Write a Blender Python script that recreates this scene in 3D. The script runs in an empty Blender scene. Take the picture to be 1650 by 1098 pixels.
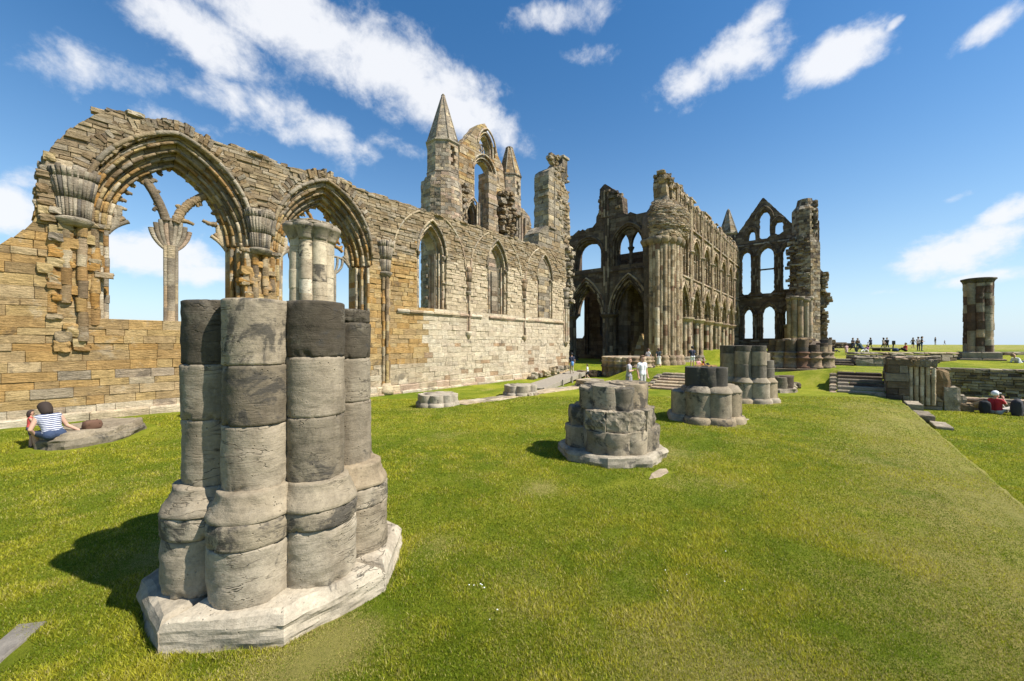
import bpy, bmesh, math, random
import numpy as np
from mathutils import Vector, Matrix, noise as mn

R = math.radians
sc = bpy.context.scene
COL = sc.collection
rng = random.Random(7)

# ------------------------------------------------------------------ objects
def tag(o, label=None, cat=None, group=None, kind=None):
    if label: o['label'] = label
    if cat: o['category'] = cat
    if group: o['group'] = group
    if kind: o['kind'] = kind
    return o

def thing(name, label, cat, loc=(0, 0, 0), group=None):
    o = bpy.data.objects.new(name, None)
    COL.objects.link(o)
    o.location = loc
    o.empty_display_size = .3
    return tag(o, label, cat, group)

class MB:
    """collects vertices, faces and stone colours for one mesh"""
    def __init__(s):
        s.v = []; s.f = []; s.c = []; s.sm = []
    def add(s, vs, fs, col, smooth=False):
        n = len(s.v)
        s.v.extend(vs)
        for f in fs:
            s.f.append(tuple(i + n for i in f)); s.sm.append(smooth)
        if isinstance(col, list): s.c.extend(col)
        else: s.c.extend([col] * len(vs))
    def build(s, name, mat, parent=None, loc=None):
        if loc is None:
            loc = parent_loc(parent) if parent else (0, 0, 0)
        me = bpy.data.meshes.new(name)
        L = Vector(loc)
        me.from_pydata([(p[0] - L.x, p[1] - L.y, p[2] - L.z) for p in s.v], [], s.f)
        me.polygons.foreach_set('use_smooth', s.sm)
        a = me.attributes.new('col', 'FLOAT_COLOR', 'POINT')
        a.data.foreach_set('color', [x for c in s.c for x in (c if len(c) == 4 else (c[0], c[1], c[2], 0.))])
        me.materials.append(mat)
        me.update()
        o = bpy.data.objects.new(name, me)
        COL.objects.link(o)
        if parent: o.parent = parent
        else: o.location = loc
        return o

def parent_loc(p):
    v = Vector((0, 0, 0))
    while p:
        v += p.location; p = p.parent
    return v

# ------------------------------------------------------------------ materials
def nodes(m):
    m.use_nodes = True
    nt = m.node_tree
    nt.nodes.clear()
    out = nt.nodes.new('ShaderNodeOutputMaterial')
    b = nt.nodes.new('ShaderNodeBsdfPrincipled')
    nt.links.new(b.outputs[0], out.inputs[0])
    return nt, b

def N(nt, t, **k):
    n = nt.nodes.new(t)
    for a, v in k.items():
        if a.startswith('i_'):
            n.inputs[a[2:].replace('_', ' ')].default_value = v
        else: setattr(n, a, v)
    return n

def math_(nt, op, a, b=None, c=None, clamp=False):
    n = nt.nodes.new('ShaderNodeMath'); n.operation = op; n.use_clamp = clamp
    for i, x in enumerate((a, b, c)):
        if x is None: continue
        if isinstance(x, (int, float)): n.inputs[i].default_value = x
        else: nt.links.new(x, n.inputs[i])
    return n.outputs[0]

def mix(nt, fac, a, b, mode='MIX'):
    n = nt.nodes.new('ShaderNodeMix'); n.data_type = 'RGBA'; n.blend_type = mode
    for s, x in ((n.inputs[0], fac), (n.inputs[6], a), (n.inputs[7], b)):
        if isinstance(x, (int, float)): s.default_value = x
        elif isinstance(x, tuple): s.default_value = x if len(x) == 4 else (*x, 1)
        else: nt.links.new(x, s)
    return n.outputs[2]

def ramp(nt, x, a, b):
    n = nt.nodes.new('ShaderNodeMapRange'); n.interpolation_type = 'SMOOTHSTEP'
    nt.links.new(x, n.inputs[0]); n.inputs[1].default_value = a; n.inputs[2].default_value = b
    return n.outputs[0]

def noise_(nt, vec, scale, detail=6, rough=.6, dist=0.):
    n = nt.nodes.new('ShaderNodeTexNoise')
    n.inputs['Scale'].default_value = scale; n.inputs['Detail'].default_value = detail
    n.inputs['Roughness'].default_value = rough; n.inputs['Distortion'].default_value = dist
    nt.links.new(vec, n.inputs['Vector'])
    return n.outputs['Fac']

def stone_mat(name, k=1., bump=.5, dist=.02, stain=.55, pale=.5, bedw=.55, pit=0., streak=.5):
    """weathered sandstone: tone of each stone from its mesh, grain, bedding lines, dark crust, pale lichen"""
    m = bpy.data.materials.new(name)
    nt, b = nodes(m)
    tc = N(nt, 'ShaderNodeTexCoord').outputs['Object']
    at = N(nt, 'ShaderNodeAttribute', attribute_name='col')
    mp = N(nt, 'ShaderNodeMapping'); mp.inputs['Scale'].default_value = (1, 1, 7)
    nt.links.new(tc, mp.inputs[0])
    big = noise_(nt, tc, .35 * k, 5, .6)
    mid = noise_(nt, tc, 2.2 * k, 8, .65, .4)
    fine = noise_(nt, tc, 16 * k, 6, .7)
    bed = noise_(nt, mp.outputs[0], 2.6 * k, 8, .68, .8)
    v = math_(nt, 'MULTIPLY_ADD', math_(nt, 'SUBTRACT', mid, .5), 1.35, 1.)
    v = math_(nt, 'MULTIPLY_ADD', math_(nt, 'SUBTRACT', fine, .5), .95, v)
    v = math_(nt, 'MULTIPLY_ADD', math_(nt, 'SUBTRACT', bed, .5), 1.3 * bedw, v)
    v = math_(nt, 'MAXIMUM', v, .25)
    # multiply by grain
    comb = nt.nodes.new('ShaderNodeCombineXYZ')
    for i in range(3): nt.links.new(v, comb.inputs[i])
    col = mix(nt, 1., at.outputs['Color'], comb.outputs[0], 'MULTIPLY')
    # broad stains running down across the courses
    ms = N(nt, 'ShaderNodeMapping'); ms.inputs['Scale'].default_value = (1, 1, .3); nt.links.new(tc, ms.inputs[0])
    stn = ramp(nt, math_(nt, 'ADD', noise_(nt, ms.outputs[0], .8 * k, 8, .68, .5), math_(nt, 'MULTIPLY', fine, .12)), .52, .72)
    col = mix(nt, math_(nt, 'MULTIPLY', stn, streak), col, mix(nt, 1., col, (.42, .38, .34), 'MULTIPLY'))
    # pale crust
    pm = ramp(nt, math_(nt, 'ADD', noise_(nt, tc, 1.1 * k, 9, .72, .3), math_(nt, 'MULTIPLY', big, .25)), .68, .8)
    col = mix(nt, math_(nt, 'MULTIPLY', pm, pale), col, (.44, .385, .29))
    # dark weather crust, strongest where the stone's own value asks for it
    sm = math_(nt, 'ADD', noise_(nt, tc, 1.5 * k, 10, .7, .6), math_(nt, 'MULTIPLY', at.outputs['Alpha'], .5))
    sm = math_(nt, 'ADD', sm, math_(nt, 'MULTIPLY', math_(nt, 'SUBTRACT', bed, .5), .25))
    sm = ramp(nt, sm, .64, .74)
    col = mix(nt, math_(nt, 'MULTIPLY', sm, stain), col, (.055, .05, .042))
    nt.links.new(col, b.inputs['Base Color'])
    b.inputs['Roughness'].default_value = .92
    b.inputs['Specular IOR Level'].default_value = .2
    h = math_(nt, 'ADD', math_(nt, 'MULTIPLY', mid, .8), math_(nt, 'MULTIPLY', fine, .35))
    h = math_(nt, 'ADD', h, math_(nt, 'MULTIPLY', bed, bedw * 1.6))
    if pit:
        # small weathered holes and a few long cracks along the bedding
        vo = N(nt, 'ShaderNodeTexVoronoi'); vo.inputs['Scale'].default_value = 26.; nt.links.new(tc, vo.inputs['Vector'])
        hole = math_(nt, 'MULTIPLY', ramp(nt, vo.outputs['Distance'], .22, .05), ramp(nt, mid, .5, .62))
        mp2 = N(nt, 'ShaderNodeMapping'); mp2.inputs['Scale'].default_value = (1, 1, 5); nt.links.new(tc, mp2.inputs[0])
        cr = math_(nt, 'ABSOLUTE', math_(nt, 'SUBTRACT', noise_(nt, mp2.outputs[0], 1.6, 4, .55, .6), .5))
        crk = math_(nt, 'MULTIPLY', ramp(nt, cr, .012, .0), ramp(nt, noise_(nt, tc, 1.3, 3), .5, .6))
        hole = math_(nt, 'MAXIMUM', hole, crk)
        h = math_(nt, 'SUBTRACT', h, math_(nt, 'MULTIPLY', hole, pit))
        col = mix(nt, math_(nt, 'MULTIPLY', hole, .45), col, (.09, .075, .055))
        nt.links.new(col, b.inputs['Base Color'])
    bp = N(nt, 'ShaderNodeBump'); bp.inputs['Strength'].default_value = bump; bp.inputs['Distance'].default_value = dist
    nt.links.new(h, bp.inputs['Height']); nt.links.new(bp.outputs[0], b.inputs['Normal'])
    return m

def plain(name, col, rough=.8, vary=.25, scale=8.):
    m = bpy.data.materials.new(name)
    nt, b = nodes(m)
    tc = N(nt, 'ShaderNodeTexCoord').outputs['Object']
    n = noise_(nt, tc, scale, 5)
    c = mix(nt, n, tuple(x * (1 - vary) for x in col), tuple(min(1, x * (1 + vary)) for x in col))
    nt.links.new(c, b.inputs['Base Color'])
    b.inputs['Roughness'].default_value = rough
    bp = N(nt, 'ShaderNodeBump'); bp.inputs['Strength'].default_value = .25; bp.inputs['Distance'].default_value = .01
    nt.links.new(n, bp.inputs['Height']); nt.links.new(bp.outputs[0], b.inputs['Normal'])
    return m

M_NEAR = stone_mat('weathered pier sandstone', 2.4, .9, .014, .85, .22, .3, .9)
M_WALL = stone_mat('nave wall sandstone', 1.5, 1., .05, .5, .4, .75, 0, .32)
M_FAR = stone_mat('tall ruin sandstone', .9, 1., .09, .8, .22, .7)

# palettes (linear base colours)
PALE =   [(0.501, 0.416, 0.284), (0.456, 0.361, 0.232), (0.529, 0.452, 0.327), (0.428, 0.334, 0.215), (0.474, 0.379, 0.241), (0.383, 0.280, 0.172), (0.410, 0.298, 0.206)]
OCHRE =   [(0.385, 0.224, 0.076), (0.418, 0.264, 0.103), (0.351, 0.191, 0.055), (0.418, 0.303, 0.137), (0.318, 0.191, 0.076), (0.443, 0.335, 0.171)]
RUBBLE =   [(0.292, 0.215, 0.125), (0.336, 0.257, 0.152), (0.230, 0.165, 0.091), (0.371, 0.292, 0.182), (0.265, 0.182, 0.095), (0.186, 0.131, 0.076)]
GREY =   [(0.284, 0.240, 0.175), (0.328, 0.273, 0.198), (0.241, 0.199, 0.144), (0.363, 0.307, 0.221), (0.216, 0.174, 0.122)]
BROWN =  [(0.110, 0.077, 0.050), (0.130, 0.095, 0.062), (0.090, 0.062, 0.040), (0.150, 0.110, 0.070), (0.100, 0.075, 0.055), (0.170, 0.130, 0.085)]  # brown stone, darkened so west-facing walls carry their shade in the colour
BAND =   [(0.337, 0.253, 0.158), (0.393, 0.306, 0.199), (0.187, 0.107, 0.067), (0.281, 0.198, 0.124), (0.430, 0.351, 0.240)]

def pick(p, r, a=None, j=.12):
    c = r.choice(p); k = 1 + r.uniform(-j, j)
    return (c[0] * k, c[1] * k, c[2] * k, (r.random() ** 3 * .35) if a is None else a)

# ------------------------------------------------------------------ masonry
def lerp(a, b, t): return a + (b - a) * t
def lerp3(a, b, t): return (a[0] + (b[0] - a[0]) * t, a[1] + (b[1] - a[1]) * t, a[2] + (b[2] - a[2]) * t)

def block3(mb, f, b, bev, bulge, col, r):
    """one stone: front corners f (counter-clockwise seen from the front), back corners b"""
    c = tuple(sum(p[i] for p in f) / 4 for i in range(3))
    d = Vector(b[0]) - Vector(f[0]); L = d.length or 1; d /= L
    e1 = (Vector(f[1]) - Vector(f[0])).length; e2 = (Vector(f[3]) - Vector(f[0])).length
    e = min(.3, 1.5 * bev / max(.03, min(e1, e2)))
    e_l = min(.3, 1.5 * bev / max(.03, max(e1, e2)))
    k1, k2 = (e, e_l) if e1 < e2 else (e_l, e)
    ring0 = [tuple(f[i][k] + d[k] * bev * 1.9 for k in range(3)) for i in range(4)]
    def bil(u, v):
        p = lerp3(f[0], f[1], u); q = lerp3(f[3], f[2], u)
        return lerp3(p, q, v)
    ring1 = []
    for u, v in ((k1 / 2, k2 / 2), (1 - k1 / 2, k2 / 2), (1 - k1 / 2, 1 - k2 / 2), (k1 / 2, 1 - k2 / 2)):
        p = bil(u + r.uniform(-.3, .3) * k1, v + r.uniform(-.3, .3) * k2)
        o = -r.uniform(0, 1) * bulge
        ring1.append(tuple(p[k] - d[k] * o * -1 for k in range(3)))
    cm = bil(r.uniform(.35, .65), r.uniform(.35, .65))
    o = r.uniform(.1, 1) * bulge
    cen = tuple(cm[k] - d[k] * o for k in range(3))
    vs = ring0 + ring1 + [cen] + list(b)
    fs = []
    for i in range(4):
        j = (i + 1) % 4
        fs.append((i, j, 4 + j, 4 + i)); fs.append((4 + i, 4 + j, 8))
        fs.append((j, i, 9 + i, 9 + j))
    fs.append((12, 11, 10, 9))
    mb.add(vs, fs, col)

class Plane:
    """vertical plane: u along it, v up, w out of its front"""
    def __init__(s, ox, oy, ux, uy):
        s.o = (ox, oy); s.u = (ux, uy); s.n = (uy, -ux)
    def __call__(s, u, v, w=0.):
        return (s.o[0] + u * s.u[0] + w * s.n[0], s.o[1] + u * s.u[1] + w * s.n[1], v)

def interp(pts, u):
    if u <= pts[0][0]: return pts[0][1]
    for (a, x), (b, y) in zip(pts, pts[1:]):
        if u <= b: return x + (y - x) * (u - a) / (b - a or 1e-6)
    return pts[-1][1]

def arch_in(u, v, cu, vb, vs, va, hw):
    if v < vb: return False
    du = abs(u - cu)
    if v < vs: return du < hw
    if v > va: return False
    h = va - vs
    R_ = (hw * hw + h * h) / (2 * hw)
    return (du + R_ - hw) ** 2 + (v - vs) ** 2 < R_ * R_

def arch_path(cu, vb, vs, va, hw, step=.12, jamb=True):
    pts = []
    h = va - vs
    R_ = (hw * hw + h * h) / (2 * hw)
    a1 = math.asin(min(1, h / R_))
    if R_ < hw: a1 = math.pi - a1 if h > R_ else a1
    n = max(3, int(R_ * a1 / step))
    L = []
    if jamb and vb < vs:
        k = max(1, int((vs - vb) / step))
        L += [(cu - hw, lerp(vb, vs, i / k)) for i in range(k)]
    for i in range(n + 1):
        a = a1 * i / n
        L.append((cu + R_ - hw - R_ * math.cos(a), vs + R_ * math.sin(a)))
    Rt = [(2 * cu - u, v) for u, v in reversed(L[:-1])]
    return L + Rt

def masonry(mb, P, u0, u1, layers, solid, thick, colf, r, lens=(.35, .9), bev=.012, bulge=.02, jit=.02, du=.05):
    """layers: list of (v_from, v_to, course height). solid(u,v). Courses of separate stones."""
    rows = []
    for va, vb, ch in layers:
        v = va
        while v < vb - 1e-3:
            h = min(ch * r.uniform(.72, 1.3), vb - v)
            if vb - v - h < ch * .4: h = vb - v
            rows.append((v, v + h)); v += h
    n = int((u1 - u0) / du)
    thick_ = thick
    for v0, v1 in rows:
        vm = (v0 + v1) / 2
        k = 0
        fl = [solid(u0 + i * du, vm) for i in range(n + 1)] + [False]
        i = 0
        while i <= n:
            if not fl[i]: i += 1; continue
            j = i
            while fl[j + 1] : j += 1
            a, b = u0 + i * du - du / 2, u0 + j * du + du / 2
            i = j + 1
            if b - a < .07: continue
            def edge(u, v, s):
                for q in range(12):
                    if solid(u, v):
                        if not solid(u + s * .03, v): return u
                        u += s * .03
                    else: u -= s * .03
                return u
            ea0, ea1 = (edge(a, v0 + .01, -1), edge(a, v1 - .01, -1)) if a > u0 else (a, a)
            eb0, eb1 = (edge(b, v0 + .01, 1), edge(b, v1 - .01, 1)) if b < u1 - du else (b, b)
            cuts = [a]
            while True:
                l = r.uniform(*lens) * (1 + .8 * (v1 - v0))
                if cuts[-1] + l > b - lens[0] * .6: break
                cuts.append(cuts[-1] + l)
            cuts.append(b)
            for q in range(len(cuts) - 1):
                x0, x1 = cuts[q], cuts[q + 1]
                l0 = min(ea0, x1 - .03) if q == 0 else x0
                l1 = min(ea1, x1 - .03) if q == 0 else x0
                r0 = max(eb0, l0 + .03) if q == len(cuts) - 2 else x1
                r1 = max(eb1, l1 + .03) if q == len(cuts) - 2 else x1
                w = r.uniform(-jit, jit)
                thick = thick_((x0 + x1) / 2, vm) if callable(thick_) else thick_
                if thick > .7 and q in (0, len(cuts) - 2):
                    nd = int(thick / .45 + r.random())
                    ds = [0.] + sorted((i_ + r.uniform(-.2, .2)) / nd for i_ in range(1, nd)) + [1.]
                    for d0, d1 in zip(ds, ds[1:]):
                        e0 = r.uniform(-.035, .035)
                        a0, a1, c0, c1 = l0, l1, r0, r1
                        if q == 0: a0 += e0; a1 += e0
                        else: c0 += e0; c1 += e0
                        w0 = w if d0 == 0 else -thick * d0
                        w1 = -thick * d1
                        cc_ = colf((x0 + x1) / 2, vm)
                        if d0 == 0: block3(mb, [P(a0, v0, w0), P(c0, v0, w0), P(c1, v1, w0), P(a1, v1, w0)], [P(a0, v0, w1), P(c0, v0, w1), P(c1, v1, w1), P(a1, v1, w1)], bev, bulge, cc_, r)
                        elif q == 0: block3(mb, [P(a0, v0, w1), P(a0, v0, w0), P(a1, v1, w0), P(a1, v1, w1)], [P(c0, v0, w1), P(c0, v0, w0), P(c1, v1, w0), P(c1, v1, w1)], bev, bulge, cc_, r)
                        else: block3(mb, [P(c0, v0, w0), P(c0, v0, w1), P(c1, v1, w1), P(c1, v1, w0)], [P(a0, v0, w0), P(a0, v0, w1), P(a1, v1, w1), P(a1, v1, w0)], bev, bulge, cc_, r)
                    continue
                f = [P(l0, v0, w), P(r0, v0, w), P(r1, v1, w), P(l1, v1, w)]
                t = thick + r.uniform(-.03, .03)
                bk = [P(l0, v0, -t), P(r0, v0, -t), P(r1, v1, -t), P(l1, v1, -t)]
                block3(mb, f, bk, bev, bulge, colf((x0 + x1) / 2, vm), r)

def ring(mb, P, cu, vb, vs, va, hw, dw, w0, w1, colf, r, seg=.38, dv=None, bev=.012, jit=.012, rag=0., jamb=True, skip=None):
    """voussoirs between an arch line and the line dw outside it"""
    A = arch_path(cu, vb, vs, va, hw, .05, jamb)
    n = len(A)
    B = arch_path(cu, vb, vs, va + (dw * 1.15 if dv is None else dv), hw + dw, .05, jamb)
    def at(L, t):
        x = t * (len(L) - 1); i = min(int(x), len(L) - 2)
        return (lerp(L[i][0], L[i + 1][0], x - i), lerp(L[i][1], L[i + 1][1], x - i))
    # split jamb and arch evenly so both lines stay in step
    tot = n * .05
    k = max(3, int(tot / seg))
    k += k % 2
    for i in range(k):
        t0, t1 = i / k, (i + 1) / k
        a0, a1, b0, b1 = at(A, t0), at(A, t1), at(B, t0), at(B, t1)
        if skip and skip((a0[0] + a1[0]) / 2, (a0[1] + a1[1]) / 2): continue
        if rag:
            x = 1 + r.uniform(-rag, rag)
            b0 = (lerp(a0[0], b0[0], x), lerp(a0[1], b0[1], x)); b1 = (lerp(a1[0], b1[0], x), lerp(a1[1], b1[1], x))
        w = w0 + r.uniform(-jit, jit)
        q = [a0, a1, b1, b0]
        f = [P(u, v, w) for u, v in q]; bk = [P(u, v, w1) for u, v in q]
        # orientation: make the front counter-clockwise seen from outside
        ar = sum(q[m][0] * q[(m + 1) % 4][1] - q[(m + 1) % 4][0] * q[m][1] for m in range(4))
        if ar < 0: f.reverse(); bk.reverse()
        block3(mb, f, bk, bev, jit, colf(a0[0], a0[1]), r)

def tube(mb, pts, rad, col, k=8, cap=True, nz=0., smooth=True):
    """round bar along 3-D points; rad a number or list; col a colour or list per point"""
    n = len(pts)
    P_ = [Vector(p) for p in pts]
    ref = None
    vs = []; cs = []
    for i, p in enumerate(P_):
        t = (P_[min(i + 1, n - 1)] - P_[max(i - 1, 0)]).normalized()
        if ref is None:
            ref = Vector((0, 0, 1)) if abs(t.z) < .9 else Vector((1, 0, 0))
            ref = (ref - t * ref.dot(t)).normalized()
        else:
            ref = (ref - t * ref.dot(t)).normalized()
        bn = t.cross(ref)
        rr = rad[i] if isinstance(rad, list) else rad
        for j in range(k):
            a = 2 * math.pi * j / k
            q = p + (ref * math.cos(a) + bn * math.sin(a)) * rr * (1 + (mn.noise(p * 6 + Vector((j * 3.1, i * .7, 0))) * nz if nz else 0))
            vs.append(q[:])
            cs.append(col[i] if isinstance(col, list) else col)
    fs = []
    for i in range(n - 1):
        for j in range(k):
            a, b = i * k + j, i * k + (j + 1) % k
            fs.append((a, b, b + k, a + k))
    if cap:
        fs.append(tuple(range(k - 1, -1, -1))); fs.append(tuple(range((n - 1) * k, n * k)))
    mb.add(vs, fs, cs, smooth)

def roll(mb, P, cu, vb, vs, va, hw, w, rad, colf, r, seg=.5, k=6, skip=None, jamb=True):
    """a round moulding along an arch, cut into stones by fine joints"""
    A = arch_path(cu, vb, vs, va, hw, .12, jamb)
    i = 0
    m = max(2, int(seg / .12))
    while i < len(A) - 1:
        j = min(i + m, len(A) - 1)
        p = A[i:j + 1]
        if not (skip and skip(*p[len(p) // 2])):
            k_ = r.uniform(.9, 1.06)
            rr = [rad * k_ * (.95 if q in (0, len(p) - 1) else 1 + r.uniform(-.06, .06)) for q in range(len(p))]
            tube(mb, [P(u, v, w) for u, v in p], rr, colf(*p[0]), k, True, .12)
        i = j

def lathe(mb, cx, cy, prof, col, n=16, nz=0., bed=0., seed=0., a0=0., smooth=True, chip=0.):
    """profile [(radius, z)] turned about a vertical axis; col a colour or list per ring"""
    vs = []; cs = []; fs = []
    for i, (rr, z) in enumerate(prof):
        for j in range(n):
            a = a0 + 2 * math.pi * j / n
            d = 0.
            if nz or bed:
                p = Vector((math.cos(a) * rr * 2.2 + seed, math.sin(a) * rr * 2.2 + seed * .7, z * 2.2))
                d = mn.fractal(p * 1.4, 1., 2., 4) * nz
                if bed: d += mn.fractal(Vector((p.x * 1.0, p.y * 1.0, z * 20 + mn.noise(p) * 3)), 1., 2., 3) * bed
            if chip:
                e = min(z - prof[0][1], prof[-1][1] - z)
                if e < .07:
                    c_ = mn.noise(Vector((math.cos(a) * 2.6 + seed, math.sin(a) * 2.6, seed + (3. if z - prof[0][1] < .07 else 9.)))) + .5 * mn.noise(Vector((math.cos(a) * 9 + seed, math.sin(a) * 9, z * 20)))
                    d -= max(0., c_ - .12) * chip * (1 - e / .07)
            q = rr + d
            vs.append((cx + math.cos(a) * q, cy + math.sin(a) * q, z + (d * .5 if i in (0, len(prof) - 1) else 0)))
            cs.append(col[i] if isinstance(col, list) else col)
    m = len(prof)
    for i in range(m - 1):
        for j in range(n):
            a, b = i * n + j, i * n + (j + 1) % n
            fs.append((a, b, b + n, a + n))
    fs.append(tuple(range((m - 1) * n, m * n))); fs.append(tuple(range(n - 1, -1, -1)))
    mb.add(vs, fs, cs, smooth)
    mb.sm[-1] = mb.sm[-2] = False

def drums(mb, cx, cy, rad, z0, z1, dh, pal, r, n=12, nz=0., bed=0., dz=None, top_dark=None, wob=.01, joint=None, fix=None):
    """a shaft as stacked drums with joints. fix = list of (z_top, colour)"""
    z = z0
    zs = []
    joint = joint or min(.012, rad * .045)
    if fix: zs = [(q, c) for q, c in fix]
    else:
        while z < z1 - 1e-3:
            h = min(dh * r.uniform(.75, 1.25), z1 - z)
            if z1 - z - h < dh * .3: h = z1 - z
            z += h
            zs.append((z, None))
    z = z0
    for q, c in zs:
        c = c or pick(pal, r)
        if top_dark is not None and q > z1 - .01: c = top_dark
        st = dz or max(.08, (q - z) / 3)
        k = max(1, int((q - z - 2 * joint) / st))
        prof = [(rad - joint, z), (rad, z + joint * .7)] + [(rad, lerp(z + joint * 2, q - joint * 2, i / k)) for i in range(k + 1)] + [(rad, q - joint * .7), (rad - joint, q)]
        ox, oy = r.uniform(-wob, wob), r.uniform(-wob, wob)
        lathe(mb, cx + ox, cy + oy, prof, c, n, nz, bed, r.uniform(0, 50))
        z = q

def loft_courses(mb, cx, cy, prof, n, ch, per, pal, r, a0=0., thick=.35, bev=.015, bulge=.02, skip=None):
    """polygonal tower or spire in courses of stones; prof [(radius, z)]"""
    z0, z1 = prof[0][1], prof[-1][1]
    pr = [(z, q) for q, z in prof]
    z = z0
    row = 0
    while z < z1 - 1e-3:
        h = min(ch * r.uniform(.8, 1.2), z1 - z)
        if z1 - z - h < ch * .4: h = z1 - z
        za, zb = z, z + h
        ra, rb = interp(pr, za + 1e-4), interp(pr, zb - 1e-4)
        for s in range(n):
            A0 = a0 + 2 * math.pi * s / n; A1 = a0 + 2 * math.pi * (s + 1) / n
            p0, p1 = (math.cos(A0), math.sin(A0)), (math.cos(A1), math.sin(A1))
            cuts = [0] + sorted(min(.9, max(.1, (q + 1 + (.5 if row % 2 else 0) - .25 + r.uniform(-.15, .15)) / per)) for q in range(per - 1)) + [1]
            for t0, t1 in zip(cuts, cuts[1:]):
                if t1 - t0 < .03: continue
                def pt(t, rr, zz, inn=0.):
                    x, y = lerp(p0[0], p1[0], t), lerp(p0[1], p1[1], t)
                    q = max(.02, rr - inn)
                    return (cx + x * q, cy + y * q, zz)
                o = r.uniform(-.015, .015)
                if skip and skip(s, (t0 + t1) / 2, (za + zb) / 2): continue
                f = [pt(t0, ra + o, za), pt(t1, ra + o, za), pt(t1, rb + o, zb), pt(t0, rb + o, zb)]
                b = [pt(t0, ra, za, thick), pt(t1, ra, za, thick), pt(t1, rb, zb, thick), pt(t0, rb, zb, thick)]
                block3(mb, f, b, bev, bulge, pick(pal, r), r)
        z = zb; row += 1

def slab(mb, pts, z0, z1, col, r, step=.12, nz=.02, cham=.05, top_nz=.012):
    """flat stone with a worn polygonal outline: pts [(x,y)] counter-clockwise"""
    out = []
    n = len(pts)
    for i in range(n):
        a, b = pts[i], pts[(i + 1) % n]
        L = math.hypot(b[0] - a[0], b[1] - a[1]); k = max(1, int(L / step))
        for q in range(k):
            out.append((lerp(a[0], b[0], q / k), lerp(a[1], b[1], q / k)))
    cx = sum(p[0] for p in pts) / n; cy = sum(p[1] for p in pts) / n
    m = len(out)
    sd = r.uniform(0, 90)
    k = max(1, int((z1 - z0 - cham) / step))
    levels = [(1., lerp(z0, z1 - cham, i / k), 0.) for i in range(k + 1)] + [(1., z1 - cham * .3, cham * .4), (1., z1, cham)]
    R0 = max(math.hypot(p[0] - cx, p[1] - cy) for p in pts)
    inr = max(3, int(R0 / step))
    levels += [((1 - q / inr), z1, cham) for q in range(1, inr)]
    vs = []
    for s, z, inset in levels:
        for x, y in out:
            dx, dy = x - cx, y - cy; L = math.hypot(dx, dy) or 1
            f = s * (L - inset) / L
            p = Vector((cx + dx * f, cy + dy * f, z))
            nn = mn.fractal(Vector((p.x * 2.5 + sd, p.y * 2.5, p.z * 9)), 1., 2., 4)
            if s == 1. : p += Vector((dx / L, dy / L, 0)) * nn * nz
            p.z += mn.fractal(Vector((p.x * 3 + sd, p.y * 3, 7.)), 1., 2., 4) * top_nz * (1 if z > z1 - cham else 0)
            vs.append(p[:])
    fs = []
    for i in range(len(levels) - 1):
        for j in range(m):
            a, b = i * m + j, i * m + (j + 1) % m
            fs.append((a, b, b + m, a + m))
    vs.append((cx, cy, z1)); c = len(vs) - 1
    q = (len(levels) - 1) * m
    for j in range(m): fs.append((q + j, q + (j + 1) % m, c))
    mb.add(vs, fs, col, False)

def boulder(mb, x, y, z, sx, sy, sz, col, r, rot=0., sub=2, rough=.22, rnd=.28):
    """rough-hewn lump: a box worn round by noise"""
    bm = bmesh.new()
    bmesh.ops.create_cube(bm, size=1.)
    bmesh.ops.subdivide_edges(bm, edges=bm.edges[:], cuts=sub + 1, use_grid_fill=True)
    sd = Vector((r.uniform(0, 90), r.uniform(0, 90), 0))
    ca, sa = math.cos(rot), math.sin(rot)
    vs = []
    for v in bm.verts:
        p = v.co.copy()
        s = p.normalized() * .62
        p = p.lerp(s, rnd)
        p *= 1 + mn.fractal(p * 2.6 + sd, 1., 2., 3) * rough
        X, Y = p.x * sx, p.y * sy
        vs.append((x + X * ca - Y * sa, y + X * sa + Y * ca, z + (p.z + .5) * sz))
    bm.verts.index_update()
    mb.add(vs, [tuple(v.index for v in f.verts) for f in bm.faces], col)
    bm.free()

def box(mb, x0, x1, y0, y1, z0, z1, col, bev=.015):
    f = [(x0, y0, z0), (x1, y0, z0), (x1, y0, z1), (x0, y0, z1)]
    vs = [(x, y, z) for z in (z0, z1) for x, y in ((x0, y0), (x1, y0), (x1, y1), (x0, y1))]
    vs += [(x, y, z1) for x, y in ((x0 + bev, y0 + bev), (x1 - bev, y0 + bev), (x1 - bev, y1 - bev), (x0 + bev, y1 - bev))]
    for i in range(4, 8): vs[i] = (vs[i][0], vs[i][1], z1 - bev)
    fs = [(3, 2, 1, 0), (0, 1, 5, 4), (1, 2, 6, 5), (2, 3, 7, 6), (3, 0, 4, 7),
          (4, 5, 9, 8), (5, 6, 10, 9), (6, 7, 11, 10), (7, 4, 8, 11), (8, 9, 10, 11)]
    mb.add(vs, fs, col)

# ------------------------------------------------------------------ ground
def ss(a, b, x):
    t = min(1, max(0, (x - a) / (b - a))); return t * t * (3 - 2 * t)
def lin(a, b, x): return min(1, max(0, (x - a) / (b - a)))

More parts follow.
